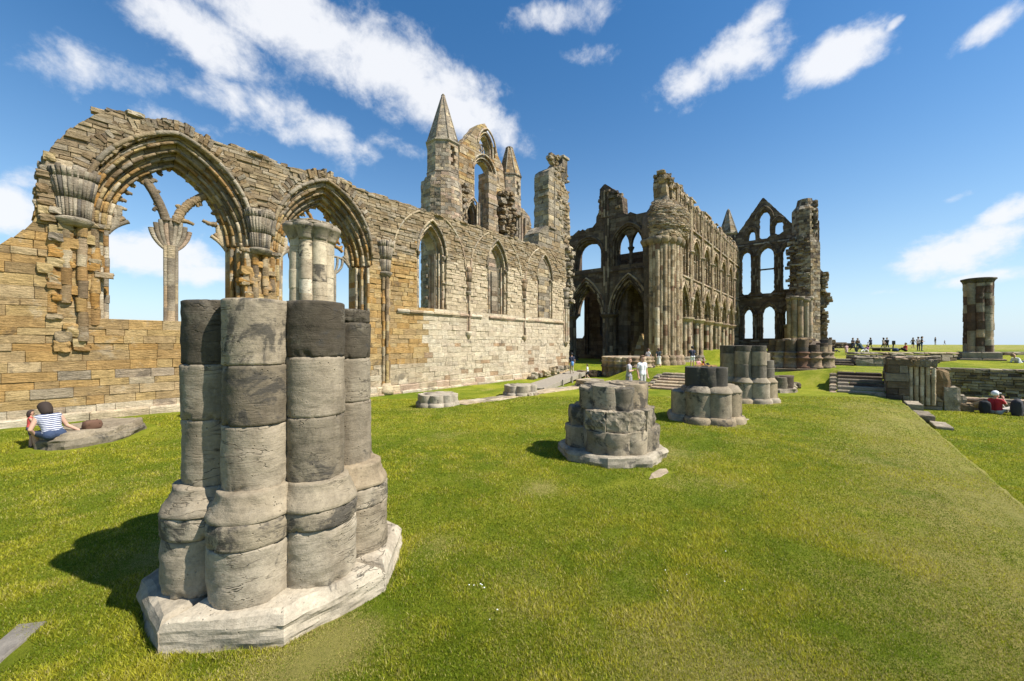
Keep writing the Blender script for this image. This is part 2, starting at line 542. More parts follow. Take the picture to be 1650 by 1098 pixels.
def ground(x, y):
    z = 0.
    # gentle fall beside the north wall
    z += .12 * ss(12.5, 15, y) * (1 - ss(2, 6, x)) - .12 * ss(9.5, 14, y) * ss(5, 9, x) * (1 - ss(22, 27, x))
    # bank up to the crossing and the choir
    x0 = 19.85
    if y > 7.6: x0 = 19.85 + (y - 7.6) * 1.15
    if y < 3.4: x0 = lerp(25.2, 19.85, ss(2.4, 3.4, y))
    x0 = min(x0, 27.)
    up = lin(x0, x0 + 2.2, x)
    top = lerp(.68, .45, ss(24, 33, x)) if y > 3 else lerp(.85, lerp(.68, .45, ss(24, 33, x)), ss(0, 3, y))
    if y < 0: top = .87
    if y < 0: up = lin(23.9, 26.1, x)
    upper = z + (top - z) * up
    # long slope into the field
    if x > 33:
        far = lerp(.87, 1.55, ss(34, 44, x)) if y < .5 else lerp(top, 1.5, ss(66, 76, x)) if y < 20 else .5
        if .5 <= y < 3.5: far = lerp(lerp(.87, 1.55, ss(34, 44, x)), far, ss(.5, 3.5, y))
        upper = max(upper, far)
    z = upper
    # worn shoulder and drop to the sunken south lawn
    if y < -1. and x < 31.2:
        low = -.5
        if y > -2.2: s = -.14 * ss(-1., -2.1, y)
        else: s = None
        if x < 24.2:
            ey = -2.2 + .06 * mn.noise(Vector((x * .9, 0, 5))) + .035 * mn.noise(Vector((x * 3.3, 0, 8)))
            if y > ey: z += -.14 * ss(-1., -2.1, y) * (1 - up)
            else: z = lerp(-.16, low, lin(ey, ey - .05, y))
        elif x < 26.2:
            if y < -3.5: z = low
        else:
            if y < -3.9: z = low
    if x > 45:
        d = math.hypot(x, y)
        z = max(z, 1.5) if y < 60 else z
        z += .42 * ss(50, 100, d) - 3. * ss(110, 320, d)
    if y > 45: z -= 3 * ss(45, 200, y)
    z += mn.noise(Vector((x * .35, y * .35, 0))) * .035 + mn.noise(Vector((x * 1.3, y * 1.3, 4))) * .012
    return z

def axis(segs):
    out = []
    for a, b, st in segs:
        n = max(1, int(round((b - a) / st)))
        out += [lerp(a, b, i / n) for i in range(n)]
    out.append(segs[-1][1])
    return out

def grass_mat(name, attr=False):
    m = bpy.data.materials.new(name)
    nt, b = nodes(m)
    if attr:
        c = N(nt, 'ShaderNodeAttribute', attribute_name='col').outputs['Color']
        nt.links.new(c, b.inputs['Base Color'])
        b.inputs['Roughness'].default_value = .55
        b.inputs['Specular IOR Level'].default_value = .25
        tr = N(nt, 'ShaderNodeBsdfTranslucent'); nt.links.new(c, tr.inputs[0])
        mx = N(nt, 'ShaderNodeMixShader'); mx.inputs[0].default_value = .45
        nt.links.new(b.outputs[0], mx.inputs[1]); nt.links.new(tr.outputs[0], mx.inputs[2])
        nt.links.new(mx.outputs[0], nt.nodes['Material Output'].inputs[0])
        return m
    tc = N(nt, 'ShaderNodeTexCoord').outputs['Object']
    a = noise_(nt, tc, .22, 6, .6, .5)
    d = noise_(nt, tc, 1.1, 8, .7, .3)
    f = noise_(nt, tc, 9., 8, .75)
    g = noise_(nt, tc, 55., 5, .8)
    s = math_(nt, 'ADD', math_(nt, 'MULTIPLY', a, .5), math_(nt, 'MULTIPLY', d, .5))
    c = mix(nt, ramp(nt, s, .38, .62), (.125, .175, .009), (.29, .295, .026))
    at = N(nt, 'ShaderNodeAttribute', attribute_name='col')
    st = math_(nt, 'ADD', math_(nt, 'MULTIPLY', f, .5), math_(nt, 'MULTIPLY', d, .5))
    st = math_(nt, 'ADD', st, math_(nt, 'MULTIPLY', at.outputs['Alpha'], .3))
    c = mix(nt, math_(nt, 'MULTIPLY', ramp(nt, st, .54, .74), .75), c, (.33, .28, .09))
    c = mix(nt, ramp(nt, math_(nt, 'ADD', f, math_(nt, 'MULTIPLY', at.outputs['Alpha'], .22)), .8, .95), c, (.2, .14, .08))
    gm = math_(nt, 'MULTIPLY_ADD', math_(nt, 'ADD', math_(nt, 'MULTIPLY', g, .6), math_(nt, 'MULTIPLY', f, .4)), 1.9, .05)
    comb = nt.nodes.new('ShaderNodeCombineXYZ')
    for i in range(3): nt.links.new(gm, comb.inputs[i])
    c = mix(nt, 1., c, comb.outputs[0], 'MULTIPLY')
    nt.links.new(c, b.inputs['Base Color'])
    b.inputs['Roughness'].default_value = .85
    b.inputs['Specular IOR Level'].default_value = .1
    bp = N(nt, 'ShaderNodeBump'); bp.inputs['Strength'].default_value = .9; bp.inputs['Distance'].default_value = .05
    nt.links.new(math_(nt, 'ADD', g, f), bp.inputs['Height']); nt.links.new(bp.outputs[0], b.inputs['Normal'])
    return m

def worn(x, y):
    """how bare or dry the turf is"""
    w = .6 * (1 - ss(-1.4, 1.0, y)) * (1 if y > -2.25 else 0) * (1 - .6 * ss(19, 24, x))
    for px, py, rr, k in ((.95, 3.0, .45, .7), (5.2, 3.6, .35, 1.), (8.6, 2.6, .7, .7), (1.55, 3.0, .35, 1.), (2.9, 3.5, .35, .6), (1.2, 5.6, .5, .5), (3.3, 1.2, .8, .3), (2.4, .6, .5, .25), (12.5, 2.3, .6, .6), (18, 2.1, .8, .6)):
        w += k * math.exp(-((x - px) ** 2 + (y - py) ** 2) / (rr * rr))
    w += max(0, mn.fractal(Vector((x * .5, y * .5, 9)), 1., 2., 4)) * .5
    w += .5 * ss(45, 70, x)
    return w

def make_ground():
    xs = axis([(-40, -6, 4), (-6, 19, .25), (19, 35, .2), (35, 70, 1.), (70, 140, 5), (140, 700, 40)])
    ys = axis([(-400, -60, 30), (-60, -12, 3), (-12, -4.2, .6), (-4.2, -3.3, .06), (-3.3, -2.35, .19), (-2.36, -2.1, .02), (-2.1, 18, .25), (18, 50, 2), (50, 400, 25)])
    mb = MB()
    vs = []; cs = []
    for y in ys:
        for x in xs:
            vs.append((x, y, ground(x, y))); cs.append((0, 0, 0, min(1.2, worn(x, y)) if x < 120 else .5))
    nx = len(xs)
    fs = [(j * nx + i, j * nx + i + 1, (j + 1) * nx + i + 1, (j + 1) * nx + i) for j in range(len(ys) - 1) for i in range(nx - 1)]
    mb.add(vs, fs, cs, True)
    o = mb.build('lawn', grass_mat('mown turf'))
    tag(o, 'mown abbey lawn rising by banks to the field', 'lawn', kind='structure')

KEEP_OUT = []   # (x, y, radius) where stone covers the turf

def make_grass():
    g = np.random.default_rng(3)
    ca, sa = .7762, .6305
    V = []; C = []
    n = 900000
    dmin, dmax = 2.1, 17.
    # equal count per log distance gives an even cover in the picture
    d = dmin * (dmax / dmin) ** g.random(n)
    l = (g.random(n) * 2 - 1) * 1.36 * d
    x = ca * d + sa * l; y = sa * d - ca * l
    keep = (y < 15.7) & ((y > -2.15) | (y < -2.3))
    for cx, cy, rr in KEEP_OUT: keep &= (x - cx) ** 2 + (y - cy) ** 2 > rr * rr
    x, y, d = x[keep], y[keep], d[keep]
    n = len(x)
    z = np.array([ground(a, b) for a, b in zip(x.tolist(), y.tolist())])
    w = np.array([worn(a, b) for a, b in zip((x[::1]).tolist(), y.tolist())])
    big = np.array([mn.fractal(Vector((a * .55, b * .55, 2)), 1., 2., 3) for a, b in zip(x.tolist(), y.tolist())])
    h = (.011 + .015 * g.random(n)) * (1 + .5 * np.clip(big, -1, 1)) * np.clip(1.15 - w * .8, .25, 1)
    h *= 1 + .035 * d
    # longer tufts where the mower cannot reach the stone
    for cx, cy, rr in KEEP_OUT[:2]:
        q = np.sqrt((x - cx) ** 2 + (y - cy) ** 2) - rr
        h *= 1 + 1.5 * np.clip(1 - q / .12, 0, 1) * g.random(n)
    a = g.random(n) * 2 * np.pi
    wd = (.0014 + .0012 * g.random(n)) * (1 + .34 * d)
    lean = .3 + .9 * g.random(n)
    la = g.random(n) * 2 * np.pi
    dx, dy = np.cos(a) * wd, np.sin(a) * wd
    tx, ty = np.cos(la) * h * lean, np.sin(la) * h * lean
    P = np.empty((n, 3, 3), np.float32)
    P[:, 0] = np.stack([x - dx, y - dy, z - .004], 1)
    P[:, 1] = np.stack([x + dx, y + dy, z - .004], 1)
    P[:, 2] = np.stack([x + tx, y + ty, z + h], 1)
    # colour: greens, some straw
    t = g.random(n)
    fin = np.array([mn.fractal(Vector((a * 2.3, b * 2.3, 6)), 1., 2., 3) for a, b in zip(x.tolist(), y.tolist())])
    s = np.clip(big * .75 + fin * .7 + .42 + g.normal(0, .2, n), 0, 1)[:, None]
    c = (1 - s) * np.array([.15, .21, .009]) + s * np.array([.46, .43, .034])
    h *= np.clip(1 + .7 * fin, .5, 1.7)
    P[:, 2] = np.stack([x + np.cos(la) * h * lean, y + np.sin(la) * h * lean, z + h], 1)
    straw = (t < .05 + .6 * np.clip(w + .35 * fin, 0, 1))[:, None]
    c = np.where(straw, np.array([.46, .40, .13]) * (.7 + .6 * g.random(n))[:, None], c * (.5 + .9 * g.random(n))[:, None])
    me = bpy.data.meshes.new('grass')
    me.vertices.add(n * 3); me.loops.add(n * 3); me.polygons.add(n)
    me.vertices.foreach_set('co', P.ravel())
    me.loops.foreach_set('vertex_index', np.arange(n * 3, dtype=np.int32))
    me.polygons.foreach_set('loop_start', np.arange(0, n * 3, 3, dtype=np.int32))
    at = me.attributes.new('col', 'FLOAT_COLOR', 'POINT')
    c4 = np.ones((n, 3, 4), np.float32); c4[:, :, :3] = c[:, None, :]
    at.data.foreach_set('color', c4.ravel())
    me.materials.append(grass_mat('grass blades', True))
    me.update(calc_edges=True)
    o = bpy.data.objects.new('grass', me); COL.objects.link(o)
    tag(o, 'short grass blades of the mown lawn', 'grass', kind='stuff')


# ------------------------------------------------------------------ nave wall (north aisle)
def nave_wall():
    r = random.Random(11)
    Y = 16.4
    P = Plane(0, Y, 1, 0)
    root = thing('ruined_wall', 'long roofless nave wall of pale and ochre stone with two big traceried arches and three lancets', 'wall', (12, Y, 0))
    top = [(-14, 2.4), (-6, 3.0), (-2.4, 3.6), (-1.2, 4.3), (-.5, 4.75), (-.1, 5.1), (.12, 5.5), (.2, 5.75), (.22, 6.45), (.3, 7.1), (.42, 7.5), (.62, 7.85), (.8, 8.2), (1.05, 8.55), (1.3, 8.95), (1.6, 9.15), (2.3, 9.22), (3.4, 9.42), (3.7, 9.25), (6, 9.12), (7.6, 9.2), (8.5, 9.35), (9, 9.15), (13.7, 9.12), (18, 9.2), (22, 9.2), (25.5, 9.35), (27.2, 9.0)]
    big = [(3.16, 2.95, 5.8, 9.02, 2.12), (7.98, 3.2, 5.8, 9.05, 2.1)]
    lan = [(13.55, 4.02, 6.95, 8.72, .95), (18.75, 4.02, 6.95, 8.72, .95), (24.0, 4.0, 6.95, 8.72, .95)]
    def solid(u, v):
        if u < -13 or u > 27.6: return False
        n = mn.noise(Vector((u * 2.3, 1, v * .4))) * .1 + mn.noise(Vector((u * .9, 5, 0))) * .07
        if v > interp(top, u) + n: return False
        if u > 26.9 + .35 * mn.noise(Vector((v * 1.7, 3, 0))) + .5 * ss(6, 2, v): return False
        for k in big:
            hw = k[4]
            if v < 5.75: hw = 1.86
            if arch_in(u, v, k[0], k[1], k[2], k[3], hw): return False
        for k in lan:
            if arch_in(u, v, *k): return False
        return True
    def thk(u, v):
        # the wall is thin round the two farther lancets
        return .62 if v > 3.7 and v < 8.95 and (abs(u - 18.75) < 1.5 or abs(u - 24.0) < 1.5) else 1.15
    def colf(u, v):
        q = r.random()
        n = mn.noise(Vector((u * .45, v * .5, 3)))
        n2 = .5 + .5 * mn.noise(Vector((u * .8, v * 1.1, 9)))
        GOLD, HONEY, BUFF, DUN = (.39, .235, .08), (.43, .3, .135), (.46, .38, .26), (.25, .188, .11)
        if v > (6.2 if u < 12.5 else 7.0) + n * .9:
            reg = lerp3(DUN, (.37, .29, .18), n2); p = RUBBLE + GREY[:2]; kx = .6
        elif u < 6.2:
            reg = lerp3(GOLD, HONEY, n2)
            p = OCHRE + RUBBLE[:3] + PALE[3:5]; kx = .5
            if v < .6 or (v < 2.6 and q < .1): reg = BUFF; p = PALE
            if u < 1.5 and q < .1: p = BROWN[3:]
        elif u < 13.0 + n * 1.4 and v < 6.4:
            reg = lerp3(GOLD, HONEY, n2); p = OCHRE + RUBBLE[:2]; kx = .45
            if v < 1.2 and u > 10: reg = BUFF; p = PALE
        elif u < 13.2: reg = HONEY; p = RUBBLE + OCHRE; kx = .5
        else:
            reg = lerp3((.54, .45, .315), (.62, .54, .4), n2); p = PALE; kx = .35
            if v > 4: reg = lerp3((.5, .4, .26), (.6, .5, .35), n2); p = PALE[2:] + RUBBLE[:3]
            if v < 2.2 and q < .13: p = [(.34, .2, .1), (.28, .17, .09), (.33, .25, .16)]; kx = .8
        c = pick(p, r)
        return (*lerp3(reg, c[:3], kx), c[3])
    mb = MB()
    masonry(mb, P, -13, 27.6, [(-.5, .3, .28), (.3, 4.6, .25)], solid, thk, colf, r, lens=(.28, .8), bev=.009, bulge=.022, jit=.016)
    masonry(mb, P, -13, 27.6, [(4.6, 6.2, .19), (6.2, 9.7, .13)], solid, thk, colf, r, lens=(.2, .55), bev=.015, bulge=.03, jit=.036)
    # ragged core stones loose on the wall head
    for i in range(230):
        u = r.uniform(1.2, 26.5)
        v = interp(top, u) - .06 + mn.noise(Vector((u * .9, 5, 0))) * .07
        boulder(mb, u, Y + r.uniform(.05, .9), v, r.uniform(.2, .5), r.uniform(.2, .4), r.uniform(.07, .17), pick(RUBBLE + GREY, r), r, r.uniform(-.4, .4), 1)
    mb.build('wall_face', M_WALL, root)
    # plinth and string course
    mb = MB()
    x = -13.
    while x < 27:
        l = r.uniform(.6, 1.3)
        box(mb, x + .006, x + l - .006, Y - .14 + r.uniform(-.02, .02), Y + .1, -.6, .26 + r.uniform(-.03, .03) + (.1 if x < 5 else 0), pick(PALE, r), .04)
        box(mb, x + .006, x + l - .006, Y - .3 + r.uniform(-.03, .03), Y - .1, -.6, -.02 + r.uniform(-.03, .03) + (.12 if x < 3 else 0), pick(PALE + GREY[3:4], r), .04)
        x += l
    mb.build('plinth', M_WALL, root)
    mb = MB()
    x = 11.35
    while x < 26.4:
        l = r.uniform(.5, 1.)
        c = pick(PALE + RUBBLE[:1], r)
        if r.random() > .08:
            zz = 3.83
            box(mb, x + .004, x + l - .004, Y - .12 + r.uniform(-.015, .015), Y + .1, zz, zz + .13, c, .05)
            box(mb, x + .004, x + l - .004, Y - .07, Y + .1, zz - .07, zz - .003, c, .01)
        x += l
    mb.build('string_course', M_WALL, root)
    # the two great windows
    def ow(u, v): return pick(OCHRE + RUBBLE[:2] + PALE[:2], r) if v < 7 else pick(RUBBLE + OCHRE[3:5] + GREY[:3], r)
    for qi, (cu, vb, vs, va, hw) in enumerate(big):
        mb = MB()
        # stepped orders: each ring deeper and narrower than the one outside it
        for i, (h0, w0) in enumerate(((1.96, -.12), (1.8, -.3), (1.64, -.5), (1.5, -.68))):
            k = 2.12 - h0
            dwv = .165
            ring(mb, P, cu, vs, vs, va - k * 1.32, h0, dwv, w0, -1.12, ow, r, .42, dv=.165 * 1.32, bev=.02, jit=.02, jamb=False)
            roll(mb, P, cu, vs, vs, va - k * 1.32, h0 + .02, w0 + .0, .055, ow, r, .45, skip=lambda u, v: r.random() < .05, jamb=False)
            if i % 2 == 0:
                roll(mb, P, cu, vs, vs, va - k * 1.32 + .1, h0 + .1, w0 + .005, .033, ow, r, .45, jamb=False)
        # hood mould and the radial stones above it
        roll(mb, P, cu, vs + .5, vs + .5, va + .02, hw - .04, .04, .075, lambda u, v: pick(GREY + RUBBLE[:2], r), r, .6, skip=None, jamb=False)
        ring(mb, P, cu, vs + .9, vs + .9, va + .1, hw - .06, .27, .02, -.5, lambda u, v: pick(RUBBLE + GREY + BROWN[3:4], r), r, .13, dv=.34, bev=.02, jit=.035, rag=.28, jamb=False)
        # jambs: worn shafts and stones stepping back
        for s in (-1, 1):
            for i, (h0, w0) in enumerate(((1.86, -.04), (1.7, -.28), (1.56, -.52))):
                z = vb - .05
                while z < 5.72:
                    h = r.uniform(.22, .42)
                    z1 = min(z + h, 5.75)
                    a = cu + s * h0 + (0 if s > 0 else 0)
                    b = a + s * .3
                    x0, x1 = min(a, b), max(a, b)
                    c = pick(OCHRE + PALE[:2] + RUBBLE[:2], r)
                    w = w0 + r.uniform(-.04, .04)
                    f = [P(x0, z, w), P(x1, z, w), P(x1, z1, w), P(x0, z1, w)]
                    bk = [P(x0, z, -1.13), P(x1, z, -1.13), P(x1, z1, -1.13), P(x0, z1, -1.13)]
                    block3(mb, f, bk, .02, .04, c, r)
                    z = z1
                drums(mb, cu + s * (h0 + .03), Y - w0 + .0 - .02, .065, vb, 5.68, .3, OCHRE + PALE[:3] + GREY[:2], r, 8, wob=.012)
        # sill
        x = cu - 1.55
        while x < cu + 1.5:
            l = min(r.uniform(.5, .9), cu + 1.55 - x)
            box(mb, x + .005, x + l - .005, Y + .02, Y + 1.1, vb - .3, vb - .01 + r.uniform(-.02, .02), pick(PALE + OCHRE[3:4], r), .06)
            x += l
        wd = mb.build('window_arch', M_WALL, root)
        # tracery
        T = MB()
        w = -.86
        def bar(pts, rad, c=None, nz=.25):
            n = 7
            out = []
            for i in range(len(pts) - 1):
                for q in range(n):
                    out.append(P(lerp(pts[i][0], pts[i + 1][0], q / n), lerp(pts[i][1], pts[i + 1][1], q / n), w))
            out.append(P(*pts[-1], w))
            c = c or pick(GREY + RUBBLE[:3], r)
            tube(T, out, rad if not isinstance(rad, tuple) else [lerp(rad[0], rad[1], i / (len(out) - 1)) for i in range(len(out))], c, 7, True, nz)
        def arc(p, q, bulge_, rad, cusps=0, c=None, nz=.25):
            pts = []
            dx, dy = q[0] - p[0], q[1] - p[1]
            for i in range(11):
                t = i / 10
                b = 4 * t * (1 - t) * bulge_
                pts.append((p[0] + dx * t - dy * b, p[1] + dy * t + dx * b))
            bar(pts, rad, c, nz)
            L = math.hypot(dx, dy)
            for i in range(cusps):
                t = (i + .8) / (cusps + .6)
                b = 4 * t * (1 - t) * bulge_
                s = 1 if i % 2 else -1
                x, y = p[0] + dx * t - dy * b, p[1] + dy * t + dx * b
                ex, ey = x + s * dy / L * .2, y - s * dx / L * .2
                bar([(x, y), (lerp(x, ex, .7) + dx / L * .05, lerp(y, ey, .7) + dy / L * .05), (ex + dx / L * .02, ey - .03)], (.075, .045), c, .4)
        if qi == 0:
            m = MB()
            drums(m, 3.12, Y + .84, .12, 2.93, 5.55, .42, GREY + PALE[3:6], r, 10, wob=.006)
            for dx in (-.14, .14): drums(m, 3.12 + dx, Y + .84, .055, 2.93, 5.55, .6, GREY + PALE[3:6], r, 8, wob=.004)
            m.build('mullion', M_WALL, wd)
            # fan above the mullion and its two broken branches
            for k in range(-4, 5):
                q = k / 4
                arc((3.12 + q * .15, 5.42), (3.12 + q * .5, 6.1 + .42 * (1 - q * q) + r.uniform(-.05, .05)), -.1 * q, (.045, .075), 0, pick(GREY + RUBBLE[:2] + PALE[4:], r), .12)
            arc((3.0, 6.35), (2.2, 7.95), -.05, (.13, .1), 3, (.17, .13, .085, .2), .15)
            arc((2.94, 6.4), (2.13, 7.9), -.05, .05, 0, (.2, .16, .11, 0), .1)
            arc((3.08, 6.4), (2.3, 7.98), -.05, .05, 2, (.2, .16, .11, 0), .1)
            arc((3.24, 6.35), (4.15, 7.55), .1, (.15, .13), 2, (.3, .215, .12, .1), .35)
            arc((3.3, 6.42), (4.05, 7.4), .16, (.07, .07), 2, (.33, .24, .12, 0), .4)
            arc((3.3, 6.45), (3.74, 6.4), .1, (.1, .05), 0, (.33, .235, .12, 0), .4)
            arc((4.4, 6.55), (3.98, 6.62), .1, (.1, .05), 0, (.35, .26, .15, 0), .6)
        else:
            m = MB()
            for mx in (7.22, 8.72):
                drums(m, mx, Y + .86, .085, 3.2, 5.45, .5, GREY + PALE[3:5], r, 10, wob=.004)
                for k in (-1, -.4, .4, 1):
                    arc((mx + k * .05, 5.4), (mx + k * .36, 6.15), -.16 * k, (.05, .06), 0, (.28, .245, .185, 0))
                arc((mx - .34, 6.1), (mx + .34, 6.1), .06, .05, 0, (.27, .235, .18, 0))
            m.build('mullion', M_WALL, wd)
            c = (.45, .33, .18, 0)
            for a, b, bb, cu_ in (((6.6, 6.6), (7.75, 7.55), .12, 2), ((7.22, 6.5), (6.9, 7.3), .1, 1), ((7.75, 6.55), (7.15, 7.5), .08, 2), ((7.3, 7.6), (7.9, 8.1), .2, 1),
                                  ((8.0, 8.15), (8.45, 7.7), .2, 2), ((8.4, 7.75), (8.25, 7.2), .2, 2), ((8.3, 7.2), (8.8, 7.0), -.1, 2), ((8.8, 7.3), (8.4, 6.6), .1, 1), ((8.9, 7.1), (8.5, 6.5), .1, 2), ((6.9, 7.0), (7.5, 6.75), -.1, 2),
                                  ((7.5, 7.9), (7.75, 7.1), .15, 1), ((8.75, 6.6), (9.1, 6.4), .1, 1)):
                arc(a, b, bb, .075, cu_, pick(OCHRE[:4] + RUBBLE[:2], r), .5)
        for s in (-1, 1):
            x = cu + s * 1.52
            for k in (0, .12, .24):
                arc((x + s * .02, 5.7), (x + s * (.02 - k * 1.0), 6.55), .12 * s, (.07, .09), 0, pick(PALE[2:5] + GREY[3:4], r), .15)
            for k in range(5):
                arc((x, 5.65), (x - s * .46 * (k + .6) / 4.6, 6.12 + .1 * (4 - k)), -.08 * s, (.05, .07), 0, pick(GREY + PALE[4:], r), .12)
        # spiky remains of cusping round the soffit
        A = arch_path(cu, 5.8, 5.8, 8.18 if qi == 0 else 8.3, 1.5, .1, False)
        for i in range(4, len(A) - 4, 3):
            u, v = A[i]
            t = Vector((cu - u, 6.4 - v)).normalized()
            L = r.uniform(.08, .24)
            bar([(u - t.x * .1, v - t.y * .1), (u + t.x * L * .6, v + t.y * L * .6), (u + t.x * L + r.uniform(-.08, .08), v + t.y * L)], (.11, .04), pick(OCHRE + RUBBLE, r), .7)
        T.build('tracery', M_WALL, wd)
    # lancets
    for qi, (cu, vb, vs, va, hw) in enumerate(lan):
        mb = MB()
        pc = lambda u, v: pick(PALE + GREY[3:4], r)
        for i, (h0, w0) in enumerate(((.8, -.12), (.62, -.42))):
            k = .95 - h0
            ring(mb, P, cu, vb, vs, va - k * 1.5, h0, .155 if i == 0 else .19, w0, -1.12 if qi == 0 else -.6, pc, r, .34, dv=.155 * 1.5 if i == 0 else .28, bev=.012, jit=.015)
            roll(mb, P, cu, vb + .1, vs, va - k * 1.5, h0 + .02, w0, .05, pc, r, .5)
        roll(mb, P, cu, vs, vs, va + .04, hw + .03, .03, .06, lambda u, v: pick(GREY + PALE[3:5], r), r, .6, jamb=False)
        for dx, dy, pl in ((.7, .3, PALE), (.6, .5, GREY[:3])) + (((.56, .9, PALE),) if qi == 0 else ()):
            for s in (-1, 1): drums(mb, cu + s * dx, Y + dy, .06, vb, vs + .2, .55, pl, r, 8, wob=.004)
        # capitals of the nook shafts
        for s in (-1, 1):
            lathe(mb, cu + s * .85, Y + .06, [(.06, 6.78), (.075, 6.84), (.11, 6.92), (.12, 6.98), (.07, 7.0)], pick(GREY, r), 8)
            if qi < 2 and s == 1:
                lathe(mb, cu + s * .85, Y + .06, [(.06, 5.5), (.1, 5.54), (.06, 5.58)], pick(GREY, r), 8)
        x = cu - .62
        mb2 = mb
        for i in range(2):
            box(mb, x + i * .62 + .004, x + i * .62 + .616, Y + .1, Y + 1.1, vb - .22, vb + .02, pick(PALE, r), .08)
        if qi == 0:
            for z in (4.7, 5.3, 5.9, 6.5):
                boulder(mb, cu + .5, Y + 1.0, z, .3, .2, .16, pick(GREY, r), r, 0, 1)
        if qi == 1:
            # blocked lower part of the light seen from the nave
            for s in range(9):
                z = 4.05 + s * .31
                for k in range(2):
                    if k == 1:
                        x0 = cu - .62 + k * .62
                        f = [P(x0, z, -.5), P(x0 + .62, z, -.5), P(x0 + .62, z + .31, -.5), P(x0, z + .31, -.5)]
                        bk = [P(x0, z, -.6), P(x0 + .62, z, -.6), P(x0 + .62, z + .31, -.6), P(x0, z + .31, -.6)]
                        block3(mb, f, bk, .01, .02, pick(GREY + BROWN[3:4], r), r)
        mb.build('lancet_window', M_WALL, root)
        # wall rib of the lost vault
        mb = MB()
        roll(mb, P, cu, 6.6, 6.6, 9.25, 2.38, .02, .05, lambda u, v: pick(PALE + GREY[3:4], r), r, .7, skip=lambda u, v: v > 9.0 or (qi == 2 and u > 25.8), jamb=False)
        mb.build('wall_rib', M_WALL, root)
    # vault springers: fans of ribs over a moulded cap and a bundle of shafts
    for x, z0, z1, sh0, dark in ((.9, 5.72, 7.1, 2.0, 0), (5.5, 5.72, 7.15, 2.9, 0), (10.75, 5.6, 7.1, .2, 0), (16.2, 5.25, 6.65, 2.95, 1), (21.5, 5.3, 6.6, 2.8, 1), (26.85, 5.1, 6.6, 2.4, 0)):
        mb = MB()
        big_ = x < 12 or x > 26
        rr0, rr1 = (.3, .47) if x < 6 else ((.24, .42) if big_ else (.16, .3))
        pal = GREY + [(.12, .105, .085)] if not dark else [(.2, .15, .1), (.25, .2, .14), (.3, .2, .11)]
        n = 13 if big_ else 9
        for i in range(n):
            a = math.pi * (1 + (i + .5) / n)
            pts = []
            for q in range(6):
                t = q / 5
                rr = lerp(rr0, rr1, t ** 1.6)
                pts.append((x + math.cos(a) * rr, Y + .05 + math.sin(a) * rr * .8, lerp(z0, z1 + r.uniform(-.1, .06) * (q == 5), t)))
            for s_ in range(3):
                tube(mb, pts[s_ * 2:s_ * 2 + 3] if s_ < 2 else pts[4:], [lerp(.036, .068, q / 5) * rr1 / .55 for q in range(6)][s_ * 2:s_ * 2 + 3] if s_ < 2 else [lerp(.036, .068, q / 5) * rr1 / .55 for q in (4, 5)], pick(pal, r, .2), 7, True, .15)
        lathe(mb, x, Y + .05, [(rr0 * .85, z0), (rr0 * .93, lerp(z0, z1, .4)), (rr1 * .86, z1 - .1), (rr1 * .6, z1 + .02)], pick(pal, r), 14)
        # cap
        cz = z0
        lathe(mb, x, Y + .02, [(rr0 * .95, cz - .2), (rr0 * 1.12, cz - .12), (rr0 * 1.3, cz - .06), (rr0 * 1.34, cz), (rr0 * 1.1, cz + .03)], pick(GREY, r, .3), 16, .02)
        if x < 6:
            for k in range(12):
                u = x - .58 + k * .11
                boulder(mb, u, Y - .0, cz - .14, .14, .2, .13, pick(GREY + RUBBLE[:2], r), r, 0, 1)
        mb.build('vault_springer', M_WALL, root)
        mb = MB()
        if x < 12:
            for i, (dx, dy) in enumerate(((-.4, .04), (-.16, -.04), (.14, -.06), (.4, .04)) if x < 6 else ((-.13, -.04), (.0, -.14), (.13, -.04))):
                drums(mb, x + dx, Y + dy, .11 if x < 6 else .08, sh0 if x > 6 else sh0 + r.uniform(0, 1.4), cz - .18, .4, OCHRE + RUBBLE + PALE[4:6], r, 9, .03, wob=.018)
            if x < 6:
                for i in range(26):
                    boulder(mb, x + r.uniform(-.55, .6), Y + .02, r.uniform(sh0, cz - .5), r.uniform(.2, .4), .26, r.uniform(.15, .3), pick(OCHRE + RUBBLE[:2], r), r, 0, 1)
            else:
                lathe(mb, x, Y - .05, [(.34, -.1), (.34, .12), (.26, .3), (.2, .42)], pick(PALE, r), 8)
        else:
            for i, (dx, dy) in enumerate(((-.09, 0), (.0, -.08), (.09, 0)) if dark else ((-.25, 0), (-.12, -.12), (.05, -.2), (.2, -.1))):
                drums(mb, x + dx, Y + dy, .06 if dark else .1, sh0, cz - .15, .5, (PALE + BROWN[:2]) if dark else PALE + GREY[3:4], r, 8, wob=.004)
            lathe(mb, x, Y - .02, [(.06, sh0 - .4), (.14, sh0 - .2), (.24 if dark else .34, sh0 - .02), (.16, sh0 + .02)], pick(PALE + GREY[3:4], r), 10)
        mb.build('wall_shaft', M_WALL, root)
    # buttress-like eroded pilaster edges beside the arches at the far left
    mb = MB()
    for i in range(46):
        boulder(mb, r.uniform(.3, .75), Y + r.uniform(-.02, .5), r.uniform(4.4, 7.2), r.uniform(.16, .34), r.uniform(.2, .4), r.uniform(.12, .24), pick(OCHRE[3:] + GREY + RUBBLE, r), r, 0, 1)
    mb.build('broken_jamb', M_WALL, root)

